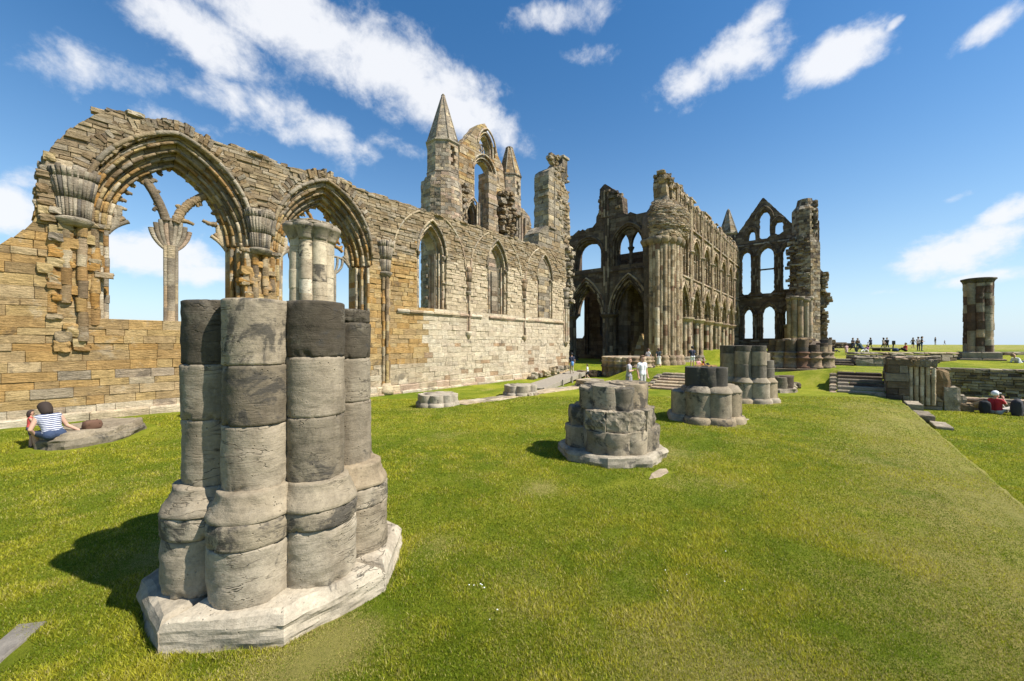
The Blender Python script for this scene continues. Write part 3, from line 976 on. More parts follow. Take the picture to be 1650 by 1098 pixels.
# ------------------------------------------------------------------ transept front (north gable)
def transept_gable():
    r = random.Random(21)
    Y = 30.
    P = Plane(0, Y, 1, 0)
    root = thing('transept_gable', 'tall gable of the north transept with a pointed window and two stone pinnacles', 'gable wall', (31.5, Y, .4))
    top = [(24.4, 18), (28.2, 18.6), (28.3, 22.4), (30.0, 24.6), (31.2, 26.0), (31.9, 26.5), (32.5, 26.3), (34.0, 24.4), (35.2, 22.8), (35.6, 21), (38.2, 20), (38.5, 19.2), (39.6, 18.8), (40.6, 18.3), (41.0, 16.5), (40.8, 14.6), (42, 13.6), (42.2, 6)]
    ops = [(32.5, 23.1, 24.0, 26.0, 1.35), (32.15, 17.4, 21.0, 22.95, 1.75), (30.3, 13.4, 15.8, 17.75, 1.0), (34.3, 13.4, 15.8, 17.75, 1.0), (27.9, 16.0, 17.6, 18.6, .35), (36.1, 18.0, 21.0, 21.3, .32)]
    def solid(u, v):
        n = mn.noise(Vector((u * 1.5, 8, v * .8))) * .25
        if v > interp(top, u) + n: return False
        if u < 24.5: return False
        for o in ops:
            if arch_in(u, v, *o): return False
        return True
    def colf(u, v):
        if v > 17.5 and 28 < u < 36: return pick(OCHRE[3:5] + RUBBLE[:4] + PALE[3:], r)
        return pick(GREY + RUBBLE[:3] + PALE[4:], r)
    mb = MB()
    masonry(mb, P, 24.5, 42.4, [(.0, 27, .33)], solid, 1.3, colf, r, lens=(.4, 1.1), bev=.02, bulge=.04, jit=.03, du=.08)
    # torn edge of the lost west wall standing out of the gable
    for i in range(170):
        z = r.uniform(12, 19.5)
        boulder(mb, r.uniform(33.7, 36.2) + (19.5 - z) * .12, Y - r.uniform(0, .9), z, r.uniform(.3, .8), r.uniform(.4, .9), r.uniform(.2, .4), pick(GREY + RUBBLE, r), r, r.uniform(-.3, .3), 1)
    for i in range(90):
        z = r.uniform(13, 18.6)
        boulder(mb, r.uniform(25.8, 28.8), Y - r.uniform(0, .7), z, r.uniform(.3, .7), r.uniform(.4, .8), r.uniform(.2, .4), pick(GREY + RUBBLE, r), r, r.uniform(-.3, .3), 1)
    mb.build('wall_face', M_FAR, root)
    for o in ops[:4]:
        mb = MB()
        c = lambda u, v: pick(PALE + RUBBLE[:2] + OCHRE[3:4], r)
        cu, vb, vs, va, hw = o
        for i in range(2):
            k = .22 * (i + 1)
            ring(mb, P, cu, vb, vs, va - k * 1.2, hw - k, .21, -.25 * (i + 1) + .1, -1.2, c, r, .5, dv=.25)
            roll(mb, P, cu, vb, vs, va - k * 1.2, hw - k + .03, -.25 * (i + 1) + .1, .08, c, r, .7)
        roll(mb, P, cu, vs, vs, va + .1, hw + .1, .06, .1, c, r, .7, jamb=False)
        a = mb.build('window_arch', M_FAR, root)
        if o is ops[0]:
            t = MB()
            for x in (-.45, .0, .4):
                tube(t, [P(cu + x, vb + .1, -.9), P(cu + x * .8, vb + 1.3, -.9)], .09, pick(GREY, r), 6)
            for x in (-.5, .1):
                tube(t, [P(cu + x + .3 * math.cos(q), vb + 1.2 + .35 * math.sin(q), -.9) for q in [i * math.pi / 6 for i in range(13)]], .09, pick(GREY, r), 6)
            t.build('tracery', M_FAR, a)
        if o is ops[2] or o is ops[3]:
            t = MB()
            for z in range(11):
                f = [P(cu - .7, vb + z * .33, -.9), P(cu + .7, vb + z * .33, -.9), P(cu + .7, vb + z * .33 + .33, -.9), P(cu - .7, vb + z * .33 + .33, -.9)]
                b = [P(cu - .7, vb + z * .33, -1.2), P(cu + .7, vb + z * .33, -1.2), P(cu + .7, vb + z * .33 + .33, -1.2), P(cu - .7, vb + z * .33 + .33, -1.2)]
                block3(t, f, b, .02, .03, pick(BROWN, r), r)
            t.build('blocked_light', M_FAR, a)
    # standing pier of the west wall in front of the gable window
    mb = MB()
    P2 = Plane(0, 28.6, 1, 0)
    masonry(mb, P2, 31.3, 33.2, [(0, 20.6, .42)], lambda u, v: u < 32.6 + .3 * mn.noise(Vector((v, 2, 2))) + (.3 if v < 16 else 0), 1.5, lambda u, v: pick(GREY + PALE[3:] + RUBBLE[:2], r), r, lens=(.5, 1.1), bev=.02, bulge=.03, du=.1)
    for z in (13.5, 17.2):
        box(mb, 31.22, 32.75, 28.5, 28.7, z, z + .18, pick(GREY, r), .05)
    for x in (30.2, 30.5, 30.8):
        drums(mb, x + .35, 29.6, .11, 12, 17.3, .8, PALE + GREY, r, 8)
    mb.build('wall_pier', M_FAR, root)
    for cx, rad, z0, z1, z2, z3, w in ((26.5, 1.62, 18.4, 18.9, 21.9, 27.0, 1), (36.9, 1.42, 19.0, 19.4, 22.1, 25.7, 1)):
        mb = MB()
        loft_courses(mb, cx, Y + .4, [(rad * 1.02, z0 - 1.5), (rad * 1.02, z1)], 8, .35, 2, GREY + PALE[3:], r, R(22.5), .5)
        loft_courses(mb, cx, Y + .4, [(rad, z1), (rad, z2)], 8, .36, 3, GREY + PALE[3:], r, R(22.5), .45, skip=lambda s, t, z: s in (5, 2) and z2 - 2.2 < z < z2 - .55 and .3 < t < .7)
        lathe(mb, cx, Y + .4, [(rad * 1.0, z2 - .14), (rad * 1.1, z2 - .02), (rad * 1.1, z2 + .1), (rad, z2 + .16)], pick(GREY, r), 8, a0=R(22.5), smooth=False)
        for zz in (z1,):
            lathe(mb, cx, Y + .4, [(rad, zz - .1), (rad * 1.06, zz), (rad, zz + .12)], pick(GREY, r), 8, a0=R(22.5), smooth=False)
        pn = mb.build('pinnacle', M_FAR, root)
        sp = MB()
        tr = .12 if z3 > 26 else .38
        loft_courses(sp, cx, Y + .4, [(rad * 1.0, z2 + .14), (tr, z3)], 8, .38, 2, GREY[:4] + PALE[4:5] if z3 > 26 else OCHRE[3:5] + RUBBLE, r, R(22.5), .35)
        for s in range(8):
            a = R(22.5) + s * math.pi / 4
            tube(sp, [(cx + math.cos(a) * lerp(rad, tr, t), Y + .4 + math.sin(a) * lerp(rad, tr, t), lerp(z2 + .14, z3, t)) for t in (0, .25, .5, .75, 1)], .07, pick(GREY, r), 6)
        lathe(sp, cx, Y + .4, [(tr, z3 - .05), (tr + .1, z3 + .02), (tr * .5, z3 + .22)], pick(GREY, r), 8)
        sp.build('spire', M_FAR, pn)
    # broad broken turret base under the left pinnacle
    mb = MB()
    loft_courses(mb, 26.2, Y + .2, [(2.0, 4), (1.95, 17.2), (1.75, 18.3)], 12, .35, 2, GREY + PALE[3:] + RUBBLE[:2], r, R(15), .6, bulge=.06)
    mb.build('turret_base', M_FAR, root)
    mb = MB()
    for x in (37.6, 38.1, 38.6, 39.3):
        drums(mb, x, Y - .2, .16, 10, 18.4 + r.uniform(-.6, .2), .9, GREY + PALE[3:], r, 8)
    mb.build('wall_shaft', M_FAR, root)

# ------------------------------------------------------------------ stump of the transept's west wall
def wall_stump():
    r = random.Random(31)
    root = thing('wall_stump', 'high ragged stump of wall rising behind the far end of the nave wall', 'ruin', (26, 17.6, 0))
    P = Plane(0, 16.55, 1, 0)
    top = [(23.2, 10.3), (24.5, 11.2), (24.6, 14.6), (24.75, 15.1), (25.1, 15.5), (26, 15.8), (26.4, 16.0), (26.6, 16.5), (28.3, 16.9)]
    def solid(u, v):
        if v > interp(top, u) + .2 * mn.noise(Vector((u * 2, v, 1))): return False
        lo = 23.4 if v < 10.9 else 24.65
        hi = interp([(8, 27.3), (11, 27.8), (13.5, 27.7), (15, 27.0), (15.6, 27.0), (17, 27.5)], v) + .35 * mn.noise(Vector((v * 2.1, 4, 2)))
        return lo + .12 * mn.noise(Vector((v * 2, 7, 1))) < u < hi
    mb = MB()
    masonry(mb, P, 23.4, 29, [(0, 17.4, .3)], solid, 1.3, lambda u, v: pick(GREY + RUBBLE[:2] + PALE[4:5], r), r, lens=(.4, 1.), bev=.016, bulge=.03, jit=.025)
    for i in range(230):
        z = r.uniform(9, 16.6)
        x = 27.5 - r.random() ** 1.2 * lerp(.4, 2.6, (z - 9) / 7.6)
        boulder(mb, x, 16.66 + r.uniform(-.05, .12), z, r.uniform(.25, .6), r.uniform(.2, .4), r.uniform(.1, .2), pick(GREY + RUBBLE, r), r, r.uniform(-.3, .3), 1)
    for i in range(70):
        z = r.uniform(5.5, 10)
        boulder(mb, 27.6 + r.uniform(-.4, .4), 16.6 + r.uniform(-.2, .8), z, r.uniform(.25, .6), r.uniform(.3, .6), r.uniform(.15, .32), pick(GREY + PALE[:3], r), r, r.uniform(-.3, .3), 1)
    mb.build('wall_face', M_FAR, root)
    mb = MB()
    drums(mb, 25.5, 16.52, .06, 10, 14.6, .6, GREY, r, 8)
    box(mb, 24.8, 25.7, 16.42, 16.62, 10.9, 11.05, pick(GREY, r), .04)
    mb.build('wall_shaft', M_FAR, root)
    mb = MB()
    box(mb, 26.55, 27.3, 16.5, 17.3, 15.0, 16.85, pick(GREY[4:], r, .4), .05)
    box(mb, 26.6, 27.45, 16.4, 17.4, 16.84, 17.05, pick(GREY, r), .05)
    mb.build('corner_stone', M_FAR, root)

# ------------------------------------------------------------------ transept arcade (faces west, in shade)
def transept_arcade():
    r = random.Random(41)
    X = 36.
    P = Plane(X, 0, 0, -1)          # u = -y, front faces west
    root = thing('transept_arcade', 'shaded brown transept wall with pointed arches below and open arches above', 'arcade wall', (X, 18, .4))
    low = [(-15.05, -1, 5.1, 8.75, 1.95), (-19.5, -1, 5.1, 8.75, 1.95), (-24, -1, 5.1, 8.75, 1.95)]
    upp = [(-15.1, 9.55, 11.6, 13.6, 1.6), (-19.35, 9.6, 11.3, 12.9, 1.62), (-24., 9.6, 11.3, 12.9, 1.62)]
    top = [(-28, 13.4), (-21, 13.6), (-19.4, 13.85), (-18.5, 14.1), (-18.4, 15.0), (-18.15, 15.3), (-18.1, 17.6), (-17.9, 17.8), (-17.0, 17.7), (-16.8, 17.2), (-16.2, 16.9), (-16.15, 16.3), (-15.7, 16.0), (-15.6, 14.7), (-15.2, 14.5), (-14, 14.4), (-13, 14.4), (-12.6, 14.2), (-10.6, 13.2)]
    def solid(u, v):
        if v > interp(top, u) + .22 * mn.noise(Vector((u * 2.2, v * .5, 4))): return False
        for o in low: 
            if arch_in(u, v, *o): return False
        for o in upp:
            if arch_in(u, v, *o): return False
        return True
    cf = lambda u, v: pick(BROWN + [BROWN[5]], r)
    mb = MB()
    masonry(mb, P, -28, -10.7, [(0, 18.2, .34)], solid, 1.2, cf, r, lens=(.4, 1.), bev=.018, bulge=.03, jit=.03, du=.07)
    for i in range(22):
        boulder(mb, X + r.uniform(-.1, .6), r.uniform(15.6, 18), r.uniform(14.8, 17.2), r.uniform(.3, .5), r.uniform(.3, .6), r.uniform(.2, .35), pick(BROWN + RUBBLE, r), r, 0, 1)
    mb.build('wall_face', M_FAR, root)
    for o in low:
        mb = MB()
        cu, vb, vs, va, hw = o
        for i in range(3):
            k = .2 * i
            ring(mb, P, cu, vs, vs, va - k * 1.3 - .26, hw - k - .2, .195, .04 - .26 * i, -1.15, lambda u, v: pick(BROWN + BAND[:2], r), r, .4, dv=.25, jamb=False)
            roll(mb, P, cu, vs, vs, va - k * 1.3 - .26, hw - k - .17, .06 - .26 * i, .075, lambda u, v: pick(BROWN + BAND[:2], r), r, .5, jamb=False)
        roll(mb, P, cu, vs, vs, va + .1, hw + .06, .1, .09, lambda u, v: pick(BAND, r), r, .6, jamb=False)
        mb.build('lower_arch', M_FAR, root)
    for o in upp:
        mb = MB()
        cu, vb, vs, va, hw = o
        for i in range(2):
            ring(mb, P, cu, vb, vs, va - .2 * (i + 1), hw - .17 * (i + 1), .165, .02 - .3 * i, -1.1, cf, r, .4, dv=.2)
        roll(mb, P, cu, vs, vs, va + .05, hw + .04, .08, .09, cf, r, .6, jamb=False)
        a = mb.build('upper_arch', M_FAR, root)
        if o is upp[0]:
            t = MB()
            # two lights with a solid head over a round shaft
            def sol(u, v): 
                return arch_in(u, v, cu, vb, vs, va - .3, hw - .3) and v > 11.2 and not arch_in(u, v, cu - .63, vb, 11.55, 12.85, .5) and not arch_in(u, v, cu + .63, vb, 11.55, 12.85, .5)
            masonry(t, Plane(X + .45, 0, 0, -1), cu - 1.5, cu + 1.5, [(11.2, 13.5, .3)], sol, .4, cf, r, lens=(.3, .6), bev=.015, du=.04)
            drums(t, X + .65, -cu, .17, 9.75, 11.15, .7, BROWN, r, 10)
            lathe(t, X + .65, -cu, [(.18, 11.1), (.3, 11.35), (.32, 11.45), (.2, 11.5)], pick(BROWN, r), 10)
            lathe(t, X + .65, -cu, [(.42, 9.5), (.42, 9.72), (.25, 9.85)], pick(BROWN, r), 8)
            t.build('twin_light', M_FAR, a)
    # arcade piers: bundles of shafts, capital and base
    for y in (12.85, 17.28, 21.75, 26.2):
        mb = MB()
        for i in range(8):
            a = i * math.pi / 4
            drums(mb, X + .55 + math.cos(a) * .48, y + math.sin(a) * .48, .2, .8, 4.75, .8, BROWN + BAND[:1], r, 9)
        lathe(mb, X + .55, y, [(.55, .8), (.55, 4.8)], pick(BROWN, r), 12)
        lathe(mb, X + .55, y, [(.66, 4.7), (.72, 4.82), (.9, 5.0), (.95, 5.1), (.9, 5.16)], pick(BROWN, r), 16, smooth=False)
        lathe(mb, X + .55, y, [(1.0, 0), (1.0, .5), (.85, .62), (.8, .85), (.68, .95)], pick(BROWN + BAND, r), 16, smooth=False)
        mb.build('arcade_pier', M_FAR, root)
    # vault shafts running up between bays, and string courses
    mb = MB()
    for y in (17.3, 21.8):
        for k in (-.2, 0, .2):
            drums(mb, X - .12, y + k, .1, 5.3, 14.4 if y < 18 else 13.2, .9, BROWN + BAND[:2], r, 8)
        if y < 18: mb.build('wall_shaft', M_FAR, root); mb = MB()
    mb.build('wall_shaft', M_FAR, root); mb = MB()
    for y in (17.5, 17.75, 17.15):
        drums(mb, X - .1, y, .1, 14.6, 17.2, .7, BROWN + BAND, r, 8)
    mb.build('wall_shaft', M_FAR, root)
    mb = MB()
    for y0, y1, z in ((11.2, 17.0, 9.2), (17.6, 26, 9.25), (11.2, 13.3, 11.5)):
        y = y0
        while y < y1:
            l = min(r.uniform(.6, 1.1), y1 - y)
            box(mb, X - .14, X + .1, y + .004, y + l - .004, z, z + .17, pick(BROWN, r), .05)
            y += l
        mb.build('string_course', M_FAR, root); mb = MB()

def aisle_walls():
    """outer walls of the transept aisle and of the choir aisle, seen through the arches"""
    r = random.Random(51)
    root = thing('transept_aisle_wall', 'dark outer wall with tall lancets seen through the transept arches', 'wall', (41, 20, .4))
    P = Plane(41.2, 0, 0, -1)
    ops = [(-22.9, 3.0, 7.2, 8.6, .3), (-20.3, 3.0, 7.2, 9.4, .32), (-24.8, 3, 6.5, 8.2, .8)]
    def solid(u, v):
        if v > 9.4 and u < -19.0: return False
        if v > 8.2 + abs(u + 21.3) * .9 and u < -19.9: return False
        return not any(arch_in(u, v, *o) for o in ops) and not (u < -23.1 and v > 3)
    mb = MB()
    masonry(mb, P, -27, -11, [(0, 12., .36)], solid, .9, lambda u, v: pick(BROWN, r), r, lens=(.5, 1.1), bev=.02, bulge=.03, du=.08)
    mb.build('wall_face', M_FAR, root)
    mb = MB()
    for y in (22.1, 19.2, 18.9, 22.4, 17, 15.2, 14.9):
        drums(mb, 41.0, y, .12, 1, 7.6, .9, BROWN, r, 8)
    mb.build('wall_shaft', M_FAR, root)
    # aisle roof slab: what is left of the vaulting keeps the aisle dark
    mb = MB()
    masonry(mb, Plane(0, 0, 1, 0), 0, 0, [], lambda u, v: False, 1, None, r)
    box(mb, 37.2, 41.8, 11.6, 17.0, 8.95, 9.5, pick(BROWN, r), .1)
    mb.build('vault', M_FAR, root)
    # sunlit wall patch under the second arch, put in as an ochre panel
    mb = MB()
    Pn = Plane(37.3, 0, 0, -1)
    masonry(mb, Pn, -15.2, -13.6, [(.5, 3.3, .28)], lambda u, v: abs(u + 14.4) < .68 * (1 - max(0, v - 1.4) / 2.1), .5, lambda u, v: pick(OCHRE[3:] + PALE[:2], r), r, lens=(.3, .6), du=.04)
    tag(mb.build('sunlit_patch', M_FAR, None, (37.3, 14.4, .5)), 'ochre stone panel standing in for a pointed sunlit patch under the shaded arch', 'sunlit patch')

    root = thing('choir_aisle_wall', 'dark choir aisle wall and vault behind the arcade', 'wall', (51, 16.4, .4))
    P = Plane(0, 15.6, 1, 0)
    mb = MB()
    ops = [(38.2 + 4.25 * i, 2.6, 5.2, 6.8, .45) for i in range(7)]
    masonry(mb, P, 37, 66.5, [(0, 8.6, .42)], lambda u, v: not any(arch_in(u, v, *o) for o in ops), .9, lambda u, v: pick(BROWN, r), r, lens=(.6, 1.3), bev=.02, bulge=.03, du=.1)
    mb.build('wall_face', M_FAR, root)
    mb = MB()
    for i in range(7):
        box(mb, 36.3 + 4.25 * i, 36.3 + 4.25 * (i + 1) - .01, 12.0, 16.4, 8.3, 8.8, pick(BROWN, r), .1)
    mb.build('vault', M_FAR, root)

# ------------------------------------------------------------------ choir
def choir():
    r = random.Random(61)
    Y = 10.9
    P = Plane(0, Y, 1, 0)
    bay = 4.23
    x0 = 36.5
    root = thing('choir_wall', 'three storey choir arcade with clustered columns running away to the east front', 'arcade wall', (50, Y, .4))
    cs = [x0 + bay * (i + .5) for i in range(7)]
    arc = [(c, -1, 4.75, 8.0, 1.84) for c in cs]
    tri = [(c, 8.75, 11.0, 12.75, 1.45) for c in cs]
    cle = [(c + k * 1.35, 13.7, 15.1 + (.35 if k == 0 else 0), 15.95 + (.1 if k == 0 else 0), .46 if k else .52) for c in cs for k in (-1, 0, 1)]
    top = [(32.5, 13.9), (33.0, 16.0), (34.2, 16.4), (36, 16.5), (38, 16.7), (40.5, 16.7), (41.5, 16.6), (41.8, 16.5), (66, 16.4)]
    def colf(u, v):
        return pick(BAND[:2] + RUBBLE[:3] + GREY[:3] + BROWN[5:], r)
    def solid(u, v):
        if v > interp(top, u) - .25 + .55 * mn.noise(Vector((u * .9, 3, 0))) + .35 * mn.noise(Vector((u * 3.1, 1, 0))): return False
        if u < 36.2:
            return v > 11.2 + .5 * mn.noise(Vector((u, v, 2))) and u > interp([(11, 32.9), (13.8, 33.3), (14.3, 33.9), (16.5, 33.7)], v) + .2 * mn.noise(Vector((v * 2, 1, 6))) and not (34.5 < u < 35.3 and 14.4 < v < 15.7)
        for o in arc:
            if arch_in(u, v, *o): return False
        for o in tri:
            if arch_in(u, v, *o): return False
        for o in cle:
            if arch_in(u, v, *o): return False
        return True
    mb = MB()
    masonry(mb, P, 32.4, 66.6, [(.0, 8.6, .34)], solid, .85, colf, r, lens=(.4, 1.), bev=.018, bulge=.03, jit=.03, du=.09)
    masonry(mb, P, 32.4, 66.6, [(8.6, 16.9, .34)], solid, 1.1, colf, r, lens=(.4, 1.), bev=.018, bulge=.03, jit=.03, du=.09)
    # back skins of the wall passages (the openings are recesses)
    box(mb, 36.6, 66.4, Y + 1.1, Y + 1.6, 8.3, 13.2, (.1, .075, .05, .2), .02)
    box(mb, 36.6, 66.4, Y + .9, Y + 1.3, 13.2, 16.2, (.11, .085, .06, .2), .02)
    # rounded rubble core where the crossing arch has torn away
    for i in range(1500):
        a = r.uniform(0, math.pi * .62)
        z = r.uniform(10.9, 14.2)
        rad = interp([(10.9, 1.55), (12, 2.0), (13.4, 1.9), (14.3, 1.2)], z)
        boulder(mb, 35.2 - math.cos(a) * rad * 1.25 + .2, Y + .9 - math.sin(a) * rad, z, r.uniform(.3, .6), r.uniform(.3, .6), r.uniform(.09, .17), pick(RUBBLE + GREY + PALE[4:], r), r, a + r.uniform(-.3, .3), 1, .15)
    lathe(mb, 35.3, Y + .9, [(1.2, 10.6), (1.7, 12), (1.6, 13.4), (1., 14.2)], (.16, .125, .09, .1), 14)
    for i in range(90):
        x = r.uniform(33.6, 38)
        boulder(mb, x, Y + r.uniform(0, .9), r.uniform(15.7, 16.5), r.uniform(.3, .7), r.uniform(.3, .7), r.uniform(.15, .35), pick(GREY + RUBBLE, r), r, r.random(), 1)
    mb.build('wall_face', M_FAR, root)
    cc = lambda u, v: pick(PALE[3:] + RUBBLE[:3] + BAND[:2], r)
    for o in arc:
        mb = MB()
        cu, vb, vs, va, hw = o
        for i in range(2):
            k = .17 * (i + 1)
            ring(mb, P, cu, vs, vs, va - k * 1.35, hw - k, .165, .05 - .28 * i, -.85, cc, r, .38, dv=.225, jamb=False)
            roll(mb, P, cu, vs, vs, va - k * 1.35, hw - k + .03, .08 - .28 * i, .085, cc, r, .45, jamb=False)
        roll(mb, P, cu, vs, vs, va + .06, hw + .05, .13, .11, cc, r, .6, jamb=False)
        # flat spandrel stones either side stay in the wall; a ring of pale stones marks the head
        ring(mb, P, cu, vs, vs, va + .15, hw + .12, .3, .03, -.4, cc, r, .4, dv=.4, jamb=False, jit=.02)
        mb.build('arcade_arch', M_FAR, root)
    for o in tri:
        mb = MB()
        cu, vb, vs, va, hw = o
        for i in range(2):
            k = .17 * (i + 1)
            ring(mb, P, cu, vb, vs, va - k * 1.2, hw - k, .165, .04 - .24 * i, -1.0, cc, r, .4, dv=.2)
            roll(mb, P, cu, vb, vs, va - k * 1.2, hw - k + .02, .07 - .24 * i, .07, cc, r, .6)
        roll(mb, P, cu, vs, vs, va + .06, hw + .06, .1, .09, cc, r, .6, jamb=False)
        a = mb.build('triforium_arch', M_FAR, root)
        t = MB()
        for k in (-.98, -.5, 0, .5, .98):
            drums(t, cu + k, Y + .38, .09 if k else .13, vb, vs - .5, .8, PALE[3:] + BAND[:2], r, 8)
            lathe(t, cu + k, Y + .38, [(.1, vs - .55), (.17, vs - .42), (.18, vs - .34), (.1, vs - .3)], pick(GREY, r), 8)
        def sol(u, v):
            return arch_in(u, v, cu, vb, vs, va - .25, hw - .25) and not arch_in(u, v, cu - .5, vb, vs - .3, vs + .75, .42) and not arch_in(u, v, cu + .5, vb, vs - .3, vs + .75, .42) and (u - cu) ** 2 + (v - vs - .95) ** 2 > .05
        masonry(t, Plane(0, Y + .28, 1, 0), cu - 1.4, cu + 1.4, [(vs - .32, va, .26)], sol, .25, cc, r, lens=(.25, .5), bev=.012, du=.04)
        t.build('colonnette', M_FAR, a)
    for i, c in enumerate(cs):
        mb = MB()
        for o in cle[i * 3:i * 3 + 3]:
            cu, vb, vs, va, hw = o
            ring(mb, P, cu, vb, vs, va - .1, hw - .12, .115, .02, -.9, cc, r, .4, dv=.13)
            roll(mb, P, cu, vb, vs, va + .02, hw + .01, .07, .07, cc, r, .6)
        for k in (-2, -.68, .68, 2):
            drums(mb, c + k * 1., Y - .12, .085, 13.6, 15.3 + (abs(k) < 1) * .2, .7, PALE[3:] + BAND[:2], r, 8)
            lathe(mb, c + k, Y - .12, [(.09, 15.2), (.17, 15.4), (.18, 15.5), (.1, 15.55)], pick(GREY, r), 8)
        mb.build('clerestory', M_FAR, root)
    # string courses and corbel table
    mb = MB()
    for z, h, d in ((8.45, .16, .14), (13.28, .2, .18), (16.3, .16, .16)):
        x = 36.3
        while x < 66:
            l = min(r.uniform(.7, 1.2), 66.3 - x)
            if z < 16 or r.random() < .3:
                box(mb, x + .005, x + l - .005, Y - d, Y + .1, z, z + h, pick(PALE[3:] + GREY, r), .05)
            x += l
        mb.build('string_course', M_FAR, root); mb = MB()
    # columns
    for i in range(7):
        x = x0 + bay * (i + 1)
        if i == 6: continue
        mb = MB()
        for k in range(8):
            a = k * math.pi / 4 + math.pi / 8
            drums(mb, x + math.cos(a) * .52, Y + .55 + math.sin(a) * .52, .21 if k % 2 else .24, 1.0, 4.4, .7, PALE[3:] + BAND + BAND, r, 10)
        lathe(mb, x, Y + .55, [(.55, .9), (.55, 4.5)], (.09, .07, .05, 0), 12)
        lathe(mb, x, Y + .55, [(.72, 4.32), (.8, 4.42), (.86, 4.52), (.96, 4.62), (.98, 4.74), (.9, 4.78)], pick(PALE[3:], r), 16, smooth=False)
        lathe(mb, x, Y + .55, [(1.05, 0), (1.05, .48), (.95, .6), (.88, .72), (.9, .85), (.78, 1.02)], pick(PALE + GREY, r), 16, smooth=False)
        mb.build('clustered_column', M_FAR, root)
    # vault shafts between the bays from the arcade capitals up
    for i in range(7):
        x = x0 + bay * i + .1
        mb = MB()
        for k in (-.2, 0, .2):
            drums(mb, x + k, Y - .12 - (.06 if k == 0 else 0), .095, 6.6, 16.1, .8, PALE[3:] + BAND[:2], r, 8)
        lathe(mb, x, Y - .1, [(.1, 6.1), (.22, 6.35), (.36, 6.62), (.25, 6.7)], pick(GREY, r), 10)
        lathe(mb, x, Y - .12, [(.25, 11.0), (.36, 11.1), (.25, 11.2)], pick(GREY, r), 10)
        mb.build('vault_shaft', M_FAR, root)
    # north-east crossing pier
    mb = MB()
    spots = [(33.1, 11.9), (33.05, 11.35), (33.35, 10.85), (33.85, 10.45), (34.45, 10.25), (35.05, 10.2), (35.65, 10.3), (36.2, 10.55), (36.55, 10.95), (33.4, 12.5), (36.6, 11.5)]
    fine_ = []
    for i in range(8):
        (xa, ya), (xb, yb) = spots[i], spots[i + 1]
        fine_ += [(xa, ya), ((xa + xb) / 2, (ya + yb) / 2)]
    for i, (x, y) in enumerate(fine_):
        drums(mb, x, y, .185 if i % 2 == 0 else .15, 1.25, 10.6, .5, PALE[3:6] + PALE[3:5] + BAND[:2] + RUBBLE[:3] + [(.2, .12, .07)], r, 10, wob=.01)
    for i, (x, y) in enumerate(spots):
        lathe(mb, x, y, [(.42, .1), (.42, .72), (.36, .82), (.33, .95), (.36, 1.08), (.26, 1.28)], pick(PALE[3:] + BAND[:2], r), 12)
        lathe(mb, x, y, [(.26, 10.5), (.36, 10.72), (.42, 10.85), (.42, 11.0), (.3, 11.1)], pick(GREY + RUBBLE[:2], r), 10, .03)
    for i in range(70):
        a = r.uniform(math.pi * .9, math.pi * 2)
        boulder(mb, 34.9 + math.cos(a) * 1.75, 11.5 + math.sin(a) * 1.35, r.uniform(10.7, 11.4), .5, .5, .25, pick(RUBBLE + PALE[3:], r), r, a, 1)
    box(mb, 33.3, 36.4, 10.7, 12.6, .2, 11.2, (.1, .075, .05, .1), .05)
    mb.build('crossing_pier', M_FAR, root)
    # short detached shaft against the pier
    mb = MB()
    drums(mb, 32.75, 11.3, .2, .35, 5.2, .6, PALE[1:3] + PALE[3:4], r, 10)
    mb.build('broken_shaft', M_FAR, root)

